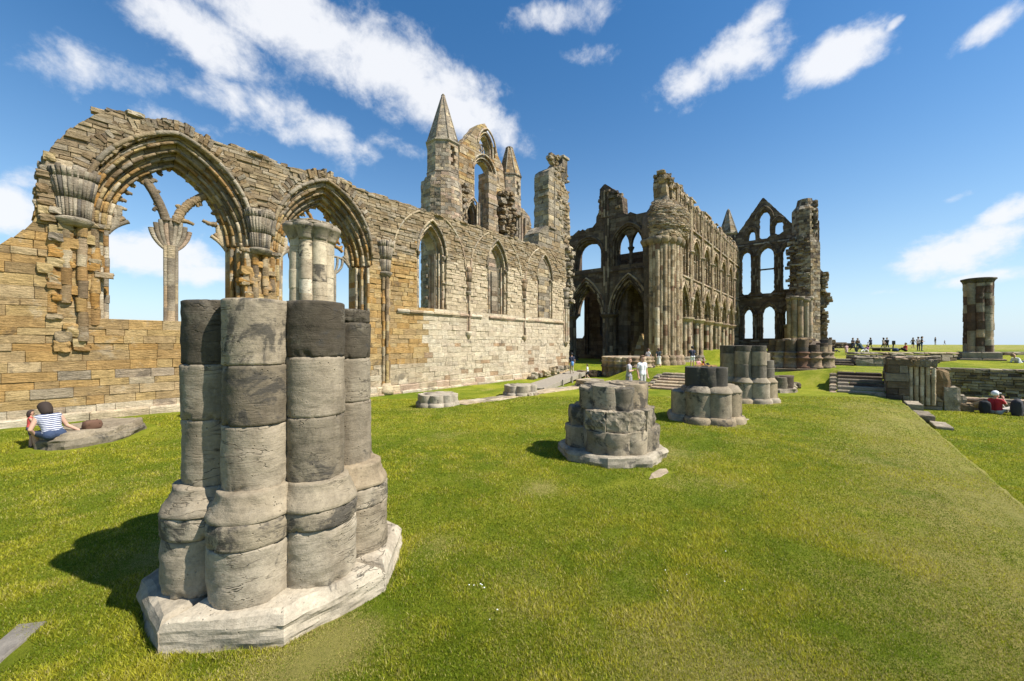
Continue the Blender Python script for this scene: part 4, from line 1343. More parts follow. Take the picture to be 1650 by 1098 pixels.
# ------------------------------------------------------------------ east front
def east_front():
    r = random.Random(71)
    X = 66.
    P = Plane(X, 0, 0, -1)
    root = thing('east_front', 'shaded east gable with three tiers of lancet windows, a pinnacle and a broken turret', 'gable wall', (X, 7, .6))
    top = [(-13.2, 17.6), (-11.2, 17.9), (-11.0, 18.4), (-7.85, 22.95), (-4.9, 19.1), (-4.6, 18.6), (-2, 18.6)]
    T1 = [(-9.72, 2.95, 6.2, 7.25, .56), (-7.22, 2.95, 6.4, 7.55, .74), (-4.72, 2.95, 6.3, 7.35, .6)]
    T2 = [(-10.0, 9.4, 14.6, 15.65, .62), (-7.45, 9.45, 14.6, 15.9, .86), (-4.95, 9.5, 14.7, 15.85, .62)]
    T3 = [(-9.27, 16.9, 17.7, 18.55, .44), (-7.72, 17.1, 19.9, 21.15, .66), (-6.0, 17.4, 18.7, 19.4, .48)]
    allw = T1 + T2 + T3
    def solid(u, v):
        if v > interp(top, u) + .12 * mn.noise(Vector((u * 2, v, 3))): return False
        return not any(arch_in(u, v, *o) for o in allw)
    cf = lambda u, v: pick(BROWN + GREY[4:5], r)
    mb = MB()
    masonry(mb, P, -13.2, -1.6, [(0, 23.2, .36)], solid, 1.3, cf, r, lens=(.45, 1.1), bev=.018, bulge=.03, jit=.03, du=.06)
    mb.build('wall_face', M_FAR, root)
    for o in allw:
        mb = MB()
        cu, vb, vs, va, hw = o
        ring(mb, P, cu, vs, vs, va + .12, hw + .1, .3, .1, -.1, cf, r, .35, dv=.36, jamb=False)
        roll(mb, P, cu, vs, vs, va + .45, hw + .42, .13, .1, cf, r, .6, jamb=False)
        if o not in T3:
            for s in (-1, 1):
                for q in (.2, .42):
                    drums(mb, X - .13, -(cu + s * (hw + q)), .1, vb, vs, .9, BROWN + GREY[:1], r, 8)
                lathe(mb, X - .13, -(cu + s * (hw + .3)), [(.2, vs - .1), (.34, vs + .1), (.22, vs + .16)], pick(BROWN, r), 8)
        a = mb.build('lancet_window', M_FAR, root)
        if o is T2[1]:
            t = MB(); box(t, X + .4, X + .6, -cu - hw, -cu + hw, 12.65, 12.85, (.12, .1, .08, 0), .02)
            t.build('iron_tie', M_FAR, a)
    mb = MB()
    for z in (8.6, 16.3, 2.5):
        y = 2.0
        while y < 12.5:
            l = r.uniform(.7, 1.2)
            box(mb, X - .15, X + .1, y + .005, y + l - .005, z, z + .2, pick(BROWN + GREY, r), .06)
            y += l
        mb.build('string_course', M_FAR, root); mb = MB()
    mb = MB()
    for y in (10.6, 9.6, 8.9, 8.2, 6.4, 5.9, 5.0):
        lathe(mb, X - .02, y, [(.3, 8.9), (.36, 9.0), (.3, 9.1)], pick(BROWN, r), 8)
        mb.build('carved_boss', M_FAR, root); mb = MB()
    mb = MB()
    loft_courses(mb, X + .3, 12.3, [(1.15, 14), (1.15, 18.35)], 8, .36, 3, BROWN + GREY[:2], r, R(22.5), .4, skip=lambda s, t, z: s in (4, 5) and 16.3 < z < 17.9 and .3 < t < .7)
    lathe(mb, X + .3, 12.3, [(1.15, 18.2), (1.35, 18.38), (1.35, 18.5), (1.1, 18.6)], pick(GREY, r), 8, a0=R(22.5), smooth=False)
    pn = mb.build('pinnacle', M_FAR, root)
    sp = MB()
    loft_courses(sp, X + .3, 12.3, [(1.25, 18.55), (.18, 22.0)], 8, .4, 1, RUBBLE[:3] + GREY, r, R(22.5), .3)
    for s in range(8):
        a = R(22.5) + s * math.pi / 4
        tube(sp, [(X + .3 + math.cos(a) * lerp(1.25, .18, t), 12.3 + math.sin(a) * lerp(1.25, .18, t), lerp(18.55, 22.0, t)) for t in (0, .33, .66, 1)], .06, pick(GREY, r), 6)
    lathe(sp, X + .3, 12.3, [(.18, 21.95), (.24, 22.05), (.05, 22.3)], pick(GREY, r), 8)
    sp.build('spire', M_FAR, pn)
    # south-east turret, torn on its inner side
    mb = MB()
    loft_courses(mb, X + .2, 3.1, [(1.75, 0), (1.75, 9), (1.7, 15.5), (1.5, 15.9), (1.5, 20), (1.0, 20.6), (.8, 21.5)], 8, .36, 3, GREY[:4] + BROWN[3:] + RUBBLE[:3], r, R(22.5), .6, bulge=.05, skip=lambda s, t, z: s in (4,) and 17.0 < z < 19.5 and .3 < t < .7)
    for i in range(150):
        z = r.uniform(8.2, 16)
        boulder(mb, X - 1.2 + r.uniform(-.2, .3), r.uniform(2.6, 4.9), z, r.uniform(.4, .8), r.uniform(.4, .8), r.uniform(.2, .4), pick(GREY + BROWN, r), r, 0, 1)
    for i in range(60):
        z = r.uniform(15.5, 21)
        boulder(mb, X - .2 + r.uniform(-.4, .4), 1.95 + r.uniform(-.1, .3), z, r.uniform(.3, .6), r.uniform(.3, .6), r.uniform(.2, .4), pick(GREY + BROWN, r), r, 0, 1)
    mb.build('turret', M_FAR, root)
    mb = MB()
    for x, y, z1 in ((63.6, 4.6, 7.9), (63.3, 4.05, 8.0), (63.3, 3.4, 7.9), (63.6, 2.85, 7.6), (64.2, 2.5, 7.9), (64.1, 4.9, 4.4)):
        drums(mb, x, y, .33, 2.3, z1, .8, PALE[3:] + GREY[:4], r, 11)
        lathe(mb, x, y, [(.34, z1 - .1), (.46, z1 + .15), (.5, z1 + .35), (.4, z1 + .4)], pick(GREY, r), 10)
        lathe(mb, x, y, [(.5, .3), (.5, 1.7), (.4, 2.0), (.36, 2.4)], pick(GREY, r), 10)
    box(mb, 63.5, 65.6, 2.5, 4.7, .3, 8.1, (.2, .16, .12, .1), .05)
    mb.build('clustered_respond', M_FAR, root)
    # broken buttress to the right
    rt = thing('buttress_ruin', 'jagged leaning remnant of buttress on the seaward side of the broken turret', 'ruin', (66, .8, .8))
    mb = MB()
    P3 = Plane(66.6, 0, 0, -1)
    prof = [(.6, -.8), (1.4, -.6), (2, -.1), (3, .75), (6.2, .8), (6.6, 1.2), (7.0, 1.1), (7.5, .55), (8.2, .4), (8.8, .9), (10.5, .9), (11.4, .75), (12, 1.5)]
    masonry(mb, P3, -1.8, 1.6, [(.6, 12.4, .36)], lambda u, v: u < -interp(prof, v) + .12 * mn.noise(Vector((v * 3, 1, 1))), 1.6, lambda u, v: pick(GREY + RUBBLE[:3], r), r, lens=(.4, .9), bulge=.05, du=.06)
    for i in range(50):
        z = r.uniform(1.2, 12)
        boulder(mb, 66.4 + r.uniform(-.3, .3), interp(prof, z) + r.uniform(-.1, .3), z, r.uniform(.3, .7), r.uniform(.3, .7), r.uniform(.2, .4), pick(GREY + RUBBLE, r), r, 0, 1)
    for i in range(26):
        boulder(mb, 65.6 + r.uniform(-.5, .3), r.uniform(-2, .2), r.uniform(1.1, 2.0), r.uniform(.4, .9), r.uniform(.4, .9), r.uniform(.25, .5), pick(BROWN + RUBBLE, r), r, 0, 1)
    mb.build('wall_face', M_FAR, rt)

# ------------------------------------------------------------------ pier stumps on the lawn
def lobed(mb, cx, cy, z0, z1, ringr, rad, angles, pal, r, n=14, nz=.0, bed=0., prof=None, dz=None, a=None):
    for k in angles:
        x, y = cx + math.cos(R(k)) * ringr, cy + math.sin(R(k)) * ringr
        q = rad * r.uniform(.97, 1.03)
        if prof: pr = [(q * p, lerp(z0, z1, t)) for p, t in prof]
        else:
            m = max(1, int((z1 - z0) / (dz or .12)))
            pr = [(q - .01, z0), (q, z0 + .01)] + [(q, lerp(z0 + .03, z1 - .03, i / m)) for i in range(m + 1)] + [(q, z1 - .01), (q - .011, z1)]
        lathe(mb, x, y, pr, pick(pal, r, a), n, nz, bed, r.uniform(0, 60), chip=.09 if n > 17 else 0)

ALL8 = [0, 45, 90, 135, 180, 225, 270, 315]
WG = [(.28, .232, .16), (.305, .255, .18), (.25, .207, .145), (.325, .275, .2), (.29, .23, .15)]

def octo(cx, cy, rr, a0=22.5, n=8): return [(cx + rr * math.cos(R(a0 + 360 / n * i)), cy + rr * math.sin(R(a0 + 360 / n * i))) for i in range(n)]

def near_pier():
    r = random.Random(81)
    cx, cy = 1.665, 4.25
    ROT = 1
    root = thing('pier_stump', 'big clustered pier stump with dark topped shafts on an octagonal plinth, nearest on the lawn', 'pier stump', (cx, cy, 0))
    KEEP_OUT.append((cx, cy, 1.07))
    mb = MB()
    oc = octo(cx, cy, 1.13)
    for q in range(4):
        A, B, C3 = oc[(2 * q) % 8], oc[(2 * q + 1) % 8], oc[(2 * q + 2) % 8]
        f = lambda p: (p[0], p[1])
        slab(mb, [(cx, cy), A, B, C3], -.1, .265 + r.uniform(-.012, .012), pick([(.36, .31, .23), (.39, .335, .25)], r, .05), r, .024, .03, .08, .024)
    # mortar bed hiding the joint lines under the bases
    lathe(mb, cx, cy, [(.7, .1), (.7, .272), (.3, .275)], (.3, .25, .18, .1), 24, .02)
    mb.build('plinth', M_NEAR, root)
    def pr(pts):
        out = []
        for (ra, za), (rb, zb) in zip(pts, pts[1:]):
            L = math.hypot(rb - ra, zb - za)
            q = max(1, int(L / .018))
            out += [(lerp(ra, rb, i / q), lerp(za, zb, i / q)) for i in range(q)]
        return out + [pts[-1]]
    for k in ALL8:
        a = R(k + ROT)
        x, y = cx + math.cos(a) * .655, cy + math.sin(a) * .655
        mb = MB()
        zz = .26
        z1 = .72 + r.uniform(-.04, .04)
        n = 84
        lathe(mb, x, y, pr([(.308, zz), (.312, zz + .012), (.312, z1 - .008), (.304, z1)]), pick(WG, r, .12), n, .018, .005, r.uniform(0, 50), chip=.07)
        lathe(mb, x, y, pr([(.304, z1), (.312, z1 + .008), (.314, .88), (.3, .9)]), pick(WG, r, .3), n, .018, .005, r.uniform(0, 50), chip=.07)
        lathe(mb, x - math.cos(a) * .03, y - math.sin(a) * .03, pr([(.29, .885), (.333, .898), (.34, .91), (.325, .95), (.292, 1.0), (.268, 1.05), (.258, 1.09), (.255, 1.11), (.2, 1.12)]), pick(WG, r, .02), n, .026, .006, r.uniform(0, 50))
        mb.build('shaft_base', M_NEAR, root)
    cuts = {180: [1.66, 2.12, 2.66], 225: [1.63, 2.12, 2.66], 270: [1.66, 2.18, 2.665], 315: [1.72, 2.15, 2.5, 2.63]}
    DK = (.08, .066, .046)
    tone = {(180, 2): DK + (.2,), (180, 1): (.24, .2, .14, .1), (225, 2): (.27, .222, .155, .33), (225, 1): (.15, .122, .084, .33), (225, 0): (.3, .25, .178, .05),
            (270, 2): DK + (.22,), (270, 1): (.28, .232, .165, .03), (270, 0): (.21, .174, .122, .25), (315, 3): DK + (.2,), (315, 2): DK + (.2,), (315, 1): (.24, .2, .143, .05), (315, 0): (.23, .19, .135, .12)}
    for k in ALL8:
        a = R(k + ROT)
        x, y = cx + math.cos(a) * .585, cy + math.sin(a) * .585
        mb = MB()
        z = 1.1
        for i, q in enumerate(cuts.get(k, [1.6, 2.1, 2.6])):
            c = tone.get((k, i)) or pick(WG, r, .1)
            rad = .247 if k != 315 else .215
            prof = pr([(rad - .012, z), (rad, z + .008), (rad, q - .009), (rad - .012, q), (rad - .09, q + .01), (.03, q + .014)])
            lathe(mb, x + r.uniform(-.006, .006), y + r.uniform(-.006, .006), prof, c, 96, .010, .004, r.uniform(0, 60), chip=.075)
            z = q
        mb.build('shaft', M_NEAR, root)
    mb = MB()
    lathe(mb, cx, cy, [(.6, .2), (.6, 2.6), (.45, 2.64)], (.15, .125, .09, .3), 24, .03)
    mb.build('core', M_NEAR, root)

def stumps():
    r = random.Random(91)
    # second stump: three broken courses
    cx, cy = 7.72, 3.62
    t = thing('pier_stump', 'squat pier stump of three chipped courses on a round plinth in the open lawn', 'pier stump', (cx, cy, 0), None)
    KEEP_OUT.append((cx, cy, .98))
    mb = MB(); slab(mb, octo(cx, cy, 1.1), -.1, .2, (.33, .285, .21, .1), r, .05, .05, .06, .02); mb.build('plinth', M_NEAR, t)
    mb = MB()
    lathe(mb, cx, cy, [(.7, .15), (.72, .6)], pick(WG, r), 20, .05)
    for k, rr, q in ((190, .3, .62), (215, .33, .6), (243, .3, .62), (272, .33, .6), (302, .36, .62), (345, .34, .62), (30, .34, .6), (80, .34, .6), (130, .34, .6)):
        lobed(mb, cx, cy, .18, .63 + r.uniform(-.02, .02), q, rr, [k], WG[:3] + [(.19, .16, .115)], r, 36, .03, .006, dz=.04, a=.29)
    mb.build('lower_course', M_NEAR, t)
    mb = MB()
    lathe(mb, cx, cy, [(.66, .6), (.66, 1.0)], pick(WG, r), 20, .05)
    for k in (185, 212, 240, 268, 296, 322, 350, 30, 80, 130):
        a = R(k)
        boulder(mb, cx + math.cos(a) * .6, cy + math.sin(a) * .6, .61, .52, .42, .4, pick(WG[:3] + [(.19, .16, .115)], r, .3), r, a + r.uniform(-.15, .15), 5, .12)
    mb.build('middle_course', M_NEAR, t)
    mb = MB()
    DG = [(.13, .112, .082), (.17, .145, .105)]
    for k, rr, q, z1, pl in ((198, .34, .4, 1.47, WG), (226, .26, .5, 1.44, DG), (282, .36, .36, 1.5, WG), (308, .36, .4, 1.5, DG), (150, .33, .38, 1.42, WG), (60, .36, .36, 1.45, WG), (345, .3, .42, 1.48, DG)):
        lobed(mb, cx, cy, .99, z1, q, rr, [k], pl, r, 40, .02, .005, dz=.04, a=.27)
    lathe(mb, cx, cy, [(.5, .9), (.5, 1.42), (.2, 1.44)], WG[1] + (.1,), 20, .03)
    boulder(mb, cx - .2, cy - .42, 1.0, .26, .22, .38, pick(RUBBLE + OCHRE[3:4], r, .2), r, .3, 3, .5)
    mb.build('upper_course', M_NEAR, t)
    # third
    cx, cy = 13.0, 3.05
    t = thing('pier_stump', 'low clustered pier stump with one dark block and brown rubble left on top', 'pier stump', (cx, cy, 0))
    KEEP_OUT.append((cx, cy, 1.0))
    mb = MB(); lobed(mb, cx, cy, -.1, .2, .68, .42, ALL8, WG, r, 18, .01, prof=((1, 0), (1.02, .1), (1.02, .7), (.9, 1)))
    mb.build('plinth', M_NEAR, t)
    mb = MB(); lobed(mb, cx, cy, .18, .86, .62, .36, ALL8, WG, r, 20, .012, .004, a=.2)
    lobed(mb, cx, cy, .85, 1.06, .6, .4, [180, 225, 270, 315, 0], WG, r, 20, .01, prof=((.95, 0), (1.03, .12), (1.0, .3), (.72, 1), (.3, 1.02)))
    lathe(mb, cx, cy, [(.66, .1), (.66, .98), (.3, 1.0)], WG[2] + (.2,), 18)
    mb.build('shaft_base', M_NEAR, t)
    mb = MB(); lobed(mb, cx, cy, 1.04, 1.6, .5, .31, [165, 205, 228], [(.12, .105, .08), (.1, .088, .066)], r, 22, .01, .004, a=.55)
    mb.build('shaft', M_NEAR, t)
    mb = MB()
    for i in range(26):
        boulder(mb, cx + r.uniform(-.15, .35), cy + r.uniform(-.35, .3), 1.0 + .085 * (i // 4) * .95, r.uniform(.2, .4), r.uniform(.2, .4), r.uniform(.1, .16), pick(OCHRE[3:] + RUBBLE, r), r, r.uniform(0, 3), 1)
    mb.build('rubble_core', M_WALL, t)
    # fourth
    cx, cy = 18.25, 2.75
    t = thing('pier_stump', 'tall clustered pier stump of round shafts with a bell base, just short of the crossing', 'pier stump', (cx, cy, 0))
    KEEP_OUT.append((cx, cy, 1.1))
    mb = MB(); lobed(mb, cx, cy, -.15, .2, .74, .42, ALL8, WG, r, 18, .02, prof=((1, 0), (1.03, .1), (1.03, .75), (.9, 1)))
    mb.build('plinth', M_NEAR, t)
    for k in ALL8:
        mb = MB(); lobed(mb, cx, cy, .18, .76, .7, .36, [k], WG, r, 18, .012, .004, a=.2)
        lobed(mb, cx, cy, .75, .98, .68, .4, [k], WG, r, 18, .012, prof=((.9, 0), (1.0, .15), (.95, .3), (.75, .8), (.7, 1)))
        mb.build('shaft_base', M_NEAR, t)
        mb = MB()
        x, y = cx + math.cos(R(k)) * .66, cy + math.sin(R(k)) * .66
        drums(mb, x, y, .285, .96, {270: 1.62, 315: 1.9, 0: 1.9}.get(k, 2.2), .45, WG[:3] + [(.15, .13, .1)], r, 18, .01, .004, top_dark=(.1, .088, .066, .3) if k in (180, 225, 135) else None)
        mb.build('shaft', M_NEAR, t)
    mb = MB(); lathe(mb, cx, cy, [(.64, .1), (.64, 1.55)], (.15, .13, .1, .2), 16); mb.build('core', M_NEAR, t)
    # fifth: shapeless fragments
    cx, cy = 22.9, 2.35
    t = thing('pier_stump', 'low broken fragments of a pier base in front of the brown crossing pier', 'pier stump', (cx, cy, 0))
    mb = MB(); slab(mb, octo(cx, cy, 1.05), -.2, .18, (.3, .25, .18, .1), r, .15, .12, .06, .03); mb.build('plinth', M_WALL, t)
    mb = MB()
    for k, z1 in ((180, .75), (215, .7), (250, .72), (290, .74), (330, .5), (150, .7), (100, .6)):
        lobed(mb, cx, cy, .15, z1, .55, .34, [k], WG[:3] + BROWN[3:], r, 14, .05)
    for i in range(8): boulder(mb, cx + .8 + r.uniform(-.2, .4), cy - .4 + r.uniform(-.4, .4), .05, .5, .4, .3, pick(WG + BROWN[3:], r), r, r.random() * 3, 1)
    mb.build('shaft_base', M_WALL, t)
    # big crossing pier, south-west
    cx, cy = 30.4, 1.75
    t = thing('crossing_pier', 'wide brown crossing pier base in moulded tiers on a long square plinth', 'pier base', (cx, cy, .2))
    mb = MB()
    for i in range(4):
        for j in range(4):
            if i in (0, 3) or j in (0, 3):
                box(mb, cx - 2.1 + i * 1.05 + .006, cx - 2.1 + (i + 1) * 1.05 - .006, cy - 2.0 + j * 1.0 + .006, cy - 2.0 + (j + 1) * 1.0 - .006, -.2, .82 + r.uniform(-.02, .02), pick(BROWN[3:] + BAND[:1], r), .04)
    box(mb, cx - 1.1, cx + 1.1, cy - 1.1, cy + 1.1, 0, .8, (.16, .11, .07, 0), .04)
    mb.build('plinth', M_WALL, t)
    sp = [(cx + math.cos(R(a)) * 1.42, cy + math.sin(R(a)) * 1.42) for a in range(0, 360, 24)]
    for i, (x, y) in enumerate(sp):
        mb = MB()
        a = i * 24
        lathe(mb, x, y, [(.42, .8), (.42, .92), (.36, .97), (.345, 1.32), (.4, 1.38), (.43, 1.42), (.36, 1.47), (.32, 1.52), (.32, 1.66), (.38, 1.72), (.3, 1.78)], pick(BAND + BROWN[3:], r, .3), 14, .008)
        drums(mb, x - math.cos(R(a)) * .08, y - math.sin(R(a)) * .08, .29, 1.76, (2.15, 2.2, 2.3, 2.5)[i % 4] if a < 100 or a > 200 else 2.5, .36, BAND[:1] + BROWN + [(.12, .1, .08)], r, 12, .01)
        mb.build('shaft_base', M_WALL, t)
    mb = MB(); lathe(mb, cx, cy, [(1.35, .5), (1.35, 2.1), (1.1, 2.4)], (.13, .1, .07, .2), 20, .05)
    for i in range(26):
        a = r.uniform(0, 6.28); q = r.uniform(0, 1.1)
        boulder(mb, cx + math.cos(a) * q, cy + math.sin(a) * q, r.uniform(2.1, 2.4), r.uniform(.3, .6), r.uniform(.3, .5), r.uniform(.15, .3), pick(RUBBLE + BROWN[3:], r), r, a, 1)
    mb.build('core', M_WALL, t)
    # north-west crossing pier, a moulded drum
    cx, cy = 26.6, 11.2
    t = thing('crossing_pier', 'low round crossing pier base with moulded rings at the foot of the shaded arcade', 'pier base', (cx, cy, .1))
    mb = MB()
    n = 18
    for i in range(n):
        a = 360 / n * i
        x, y = cx + math.cos(R(a)) * 1.45, cy + math.sin(R(a)) * 1.45
        lathe(mb, x, y, [(.42, -.1), (.42, .25), (.36, .3), (.33, .34), (.33, .62), (.4, .68), (.4, .74), (.31, .8), (.3, .98), (.36, 1.03), (.36, 1.1), (.28, 1.14), (.3, 1.2), (.34, 1.32), (.3, 1.36)], [pick(BAND + BROWN[3:], r, .2)] * 8 + [pick(PALE[3:] + BAND, r, .1)] * 7, 12, .012)
    mb.build('shaft_base', M_WALL, t)
    mb = MB(); slab(mb, octo(cx, cy, 1.6, 0, 20), 0, 1.34, (.3, .25, .18, .1), r, .3, .05, .05, .03); mb.build('core', M_WALL, t)
    # restored nave pillar with capital
    cx, cy = 4.95, 11.0
    t = thing('nave_pillar', 'complete pale clustered pillar with a round moulded capital in front of the second big arch', 'pillar', (cx, cy, 0))
    for i, k in enumerate(ALL8):
        mb = MB()
        drums(mb, cx + math.cos(R(k)) * .385, cy + math.sin(R(k)) * .385, .17 if i % 2 else .195, .9, 5.12, .5, [(.5, .42, .3), (.47, .39, .27), (.52, .45, .34), (.42, .34, .235)], r, 16, .006, .002)
        mb.build('shaft', M_NEAR, t)
    mb = MB(); lathe(mb, cx, cy, [(.37, .5), (.37, 5.1)], (.3, .25, .18, 0), 16); mb.build('core', M_NEAR, t)
    mb = MB()
    lobed(mb, cx, cy, 5.0, 5.42, .42, .3, ALL8, GREY[:3], r, 16, .004, prof=((.58, 0), (.6, .15), (.78, .45), (1.0, .7), (1.04, .74), (1.04, .9), (.9, 1)), a=.2)
    lathe(mb, cx, cy, [(.5, 5.1), (.62, 5.35), (.66, 5.42), (.5, 5.45)], (.3, .26, .2, .2), 20)
    for i in range(14):
        a = r.uniform(0, 6.28); boulder(mb, cx + math.cos(a) * .5, cy + math.sin(a) * .5, 5.38, .3, .3, .1, pick(GREY, r), r, a, 1)
    mb.build('capital', M_NEAR, t)
    mb = MB(); lobed(mb, cx, cy, 0, .95, .55, .32, ALL8, WG, r, 14, .01, prof=((1.1, 0), (1.1, .2), (1, .25), (1, .7), (1.1, .78), (.7, 1))); mb.build('shaft_base', M_NEAR, t)
    KEEP_OUT.append((cx, cy, .9))
    # small cut-down bases of the north arcade
    for (cx, cy, h, lab, brk) in ((9.85, 11.6, .5, 'neat low pale clustered base beside the long nave wall, nearer of two on the grass', 0), (14.15, 11.0, .52, 'chipped low pale clustered base by the paving strip, farther of two on the grass', 1)):
        t = thing('low_pier', lab, 'pier base', (cx, cy, -.1))
        KEEP_OUT.append((cx, cy, .8))
        mb = MB()
        lobed(mb, cx, cy, -.2, .12, .5, .3, ALL8, [(.36, .31, .235), (.33, .285, .21)], r, 18, .01, prof=((1, 0), (1.05, .6), (.95, 1)))
        lobed(mb, cx, cy, .08, h - .1, .48, .27, [a for a in ALL8 if not (brk and a in (270,))], [(.36, .31, .235), (.33, .285, .21), (.39, .34, .26)], r, 18, .012, .003)
        lathe(mb, cx, cy, [(.5, -.1), (.5, h - .1), (.2, h - .09)], (.34, .295, .22, .05), 16, .02)
        if brk:
            for i in range(5): boulder(mb, cx - .2 + i * .1, cy - .62 + r.uniform(-.1, .1), -.15, .3, .28, .25, pick(WG, r), r, i, 2)
        mb.build('shaft_base', M_NEAR, t)
    cx, cy = 19.2, 10.2
    t = thing('low_pier', 'flat worn pier base with notched rim next to the wooden ramp', 'pier base', (cx, cy, 0))
    mb = MB(); lobed(mb, cx, cy, -.2, .12, .55, .3, ALL8, WG, r, 14, .02, prof=((1, 0), (1.05, .6), (.95, 1)))
    lobed(mb, cx, cy, .1, .34, .5, .27, [0, 45, 90, 135, 180, 315], WG + PALE[:2], r, 14, .03)
    lathe(mb, cx, cy, [(.55, 0), (.55, .3), (.2, .36)], WG[3] + (.05,), 14, .05)
    mb.build('shaft_base', M_WALL, t)

def stones():
    r = random.Random(95)
    # wide flat pier base the woman sits on
    pts = [(.12, 13.25), (.3, 12.95), (.55, 12.75), (.82, 12.78), (1.02, 12.86), (1.3, 12.85), (1.55, 13.1), (1.8, 13.45), (2.05, 13.9), (2.1, 14.3), (1.9, 14.75), (1.5, 15.0), (1.1, 14.95), (.6, 14.4), (.3, 13.8)]
    pts = [(lerp(1.0, x, .9), lerp(13.7, y, .82)) for x, y in pts]
    mb = MB(); slab(mb, pts, -.05, .34, (.25, .205, .14, .12), r, .07, .05, .07, .03)
    slab(mb, [(lerp(1.05, x, 1.07), lerp(13.8, y, 1.07)) for x, y in pts], -.1, .2, (.19, .16, .11, .2), r, .07, .05, .05, .02)
    for p in pts: KEEP_OUT.append((lerp(1.05, p[0], .75), lerp(13.8, p[1], .75), .5))
    tag(mb.build('low_pier', M_NEAR, None, (1.05, 13.8, 0)), 'wide flat lobed pier base like a low bench by the wall on the left', 'pier base')
    mb = MB(); slab(mb, [(-.42, 4.4), (-.27, 4.3), (.12, 5.0), (-.02, 5.12)], -.05, .035, (.2, .18, .15, .1), r, .05, .01, .02, .006)
    tag(mb.build('kerb_stone', M_NEAR, None, (-.15, 4.7, 0)), 'narrow grey kerb stone set flush in the grass beside the nearest pier', 'kerb stone')
    KEEP_OUT.append((-.15, 4.7, .2))
    mb = MB(); slab(mb, [(6.62, 2.42), (6.85, 2.3), (7.2, 2.27), (7.4, 2.38), (7.3, 2.46), (6.95, 2.5)], -.05, .022, (.34, .27, .18, .15), r, .06, .03, .02, .01)
    KEEP_OUT.append((6.95, 2.38, .22)); KEEP_OUT.append((7.2, 2.37, .15))
    tag(mb.build('flat_stone', M_NEAR, None, (7, 2.4, 0)), 'thin flat stone flush with the turf in front of the broken three course stump', 'stone')
    mb = MB()
    for i in range(4): slab(mb, [(12.3 + i * .5, 2.0 + r.uniform(-.05, .05)), (12.75 + i * .5, 1.98), (12.75 + i * .5, 2.12), (12.35 + i * .5, 2.15)], -.05, .025, pick(WG, r), r, .08, .02, .02, .01) if i == 2 else None
    tag(mb.build('flat_stone', M_NEAR, None, (13.5, 2.05, 0)), 'small pale stone sunk in the grass below the stump with rubble on top', 'stone')
    # strip of paving between the small bases
    mb = MB()
    x = 10.4
    while x < 23:
        l = r.uniform(.6, 1.1)
        yy = lerp(11.2, 10.3, (x - 10.4) / 9)
        for s in range(2):
            z = ground(x, yy) 
            slab(mb, [(x, yy - .5 + s * .5), (x + l - .02, yy - .5 + s * .5 - .05), (x + l - .02, yy + s * .5 - .07), (x, yy + s * .5 - .02)], z - .1, z + .035 + r.uniform(-.01, .015), pick(PALE[:5] + WG, r), r, .2, .02, .02, .01)
        x += l
    for i in range(20): KEEP_OUT.append((10.4 + i * .65, lerp(11.2, 10.3, i * .65 / 9), .5))
    tag(mb.build('paving', M_WALL, None, (14, 10.8, 0)), 'narrow strip of worn paving between the low pale bases', 'paving', kind='structure')
    # row of loose stones along the foot of the wall by the ramp
    for i in range(9):
        x = 21.2 + i * .62 + r.uniform(-.15, .15); y = 15.75 + r.uniform(-.25, .1)
        mb = MB(); s = r.uniform(.28, .6)
        z = lerp(.0, .45, i / 8) - .12
        boulder(mb, x, y, z, s, s * .8, s * r.uniform(.6, 1.1), pick(PALE + GREY, r), r, r.uniform(0, 3), 2)
        tag(mb.build('loose_stone', M_WALL, None, (x, y, z)), 'loose carved stone lined up between wooden ramp and nave wall', 'stone', 'loose stones by the ramp')
    # wooden ramp with posts
    t = thing('wooden_ramp', 'grey boarded ramp climbing beside the far end of the nave wall', 'ramp', (22, 13, 0))
    W = plain('grey boards', (.3, .26, .2), .8, .3, 6)
    mb = MB()
    a, b = Vector((16.0, 11.7, .0)), Vector((24.7, 13.9, .27))
    dirv = (b - a); L = dirv.length; dirv.normalize(); side = Vector((-dirv.y, dirv.x, 0)).normalized()
    n = 70
    for i in range(n):
        p = a + dirv * (L * i / n); q = a + dirv * (L * (i + .93) / n)
        vs = []
        for z in (-.05, 0):
            for pt, s in ((p, -.58), (q, -.58), (q, .58), (p, .58)): vs.append((pt.x + side.x * s, pt.y + side.y * s, pt.z + z + .06))
        k = r.uniform(.8, 1.2)
        mb.add(vs, [(3, 2, 1, 0), (0, 1, 5, 4), (1, 2, 6, 5), (2, 3, 7, 6), (3, 0, 4, 7), (4, 5, 6, 7)], (.3, .26, .2, 0))
    mb.build('deck', W, t)
    for s in (-.61, .61):
        mb = MB()
        vs = []
        for pt in (a, b):
            for dz in (-.12, .1):
                for o in (-.03, .03): vs.append((pt.x + side.x * (s + o), pt.y + side.y * (s + o), pt.z + dz))
        mb.add(vs, [(0, 1, 3, 2), (4, 6, 7, 5), (0, 4, 5, 1), (2, 3, 7, 6), (0, 2, 6, 4), (1, 5, 7, 3)], (.3, .28, .24, 0))
        mb.build('side_board', W, t)
    for f in (.3, .5, .7, .9):
        for s in (-.74,):
            p = a + dirv * (L * f) + side * s
            mb = MB(); box(mb, p.x - .04, p.x + .04, p.y - .04, p.y + .04, -.3, p.z + .2, (.34, .32, .28, 0), .01)
            mb.build('post', W, t)
    mb = MB()
    for i in range(18): boulder(mb, 25.0 + r.uniform(-.8, .6), 13.2 + r.uniform(-.4, .6), .0, r.uniform(.3, .6), r.uniform(.3, .6), r.uniform(.2, .4), pick(BROWN, r), r, r.random() * 3, 1)
    tag(mb.build('stone_heap', M_WALL, None, (25, 13.3, 0)), 'dark heap of stones between the ramp and the round pier base', 'stones')

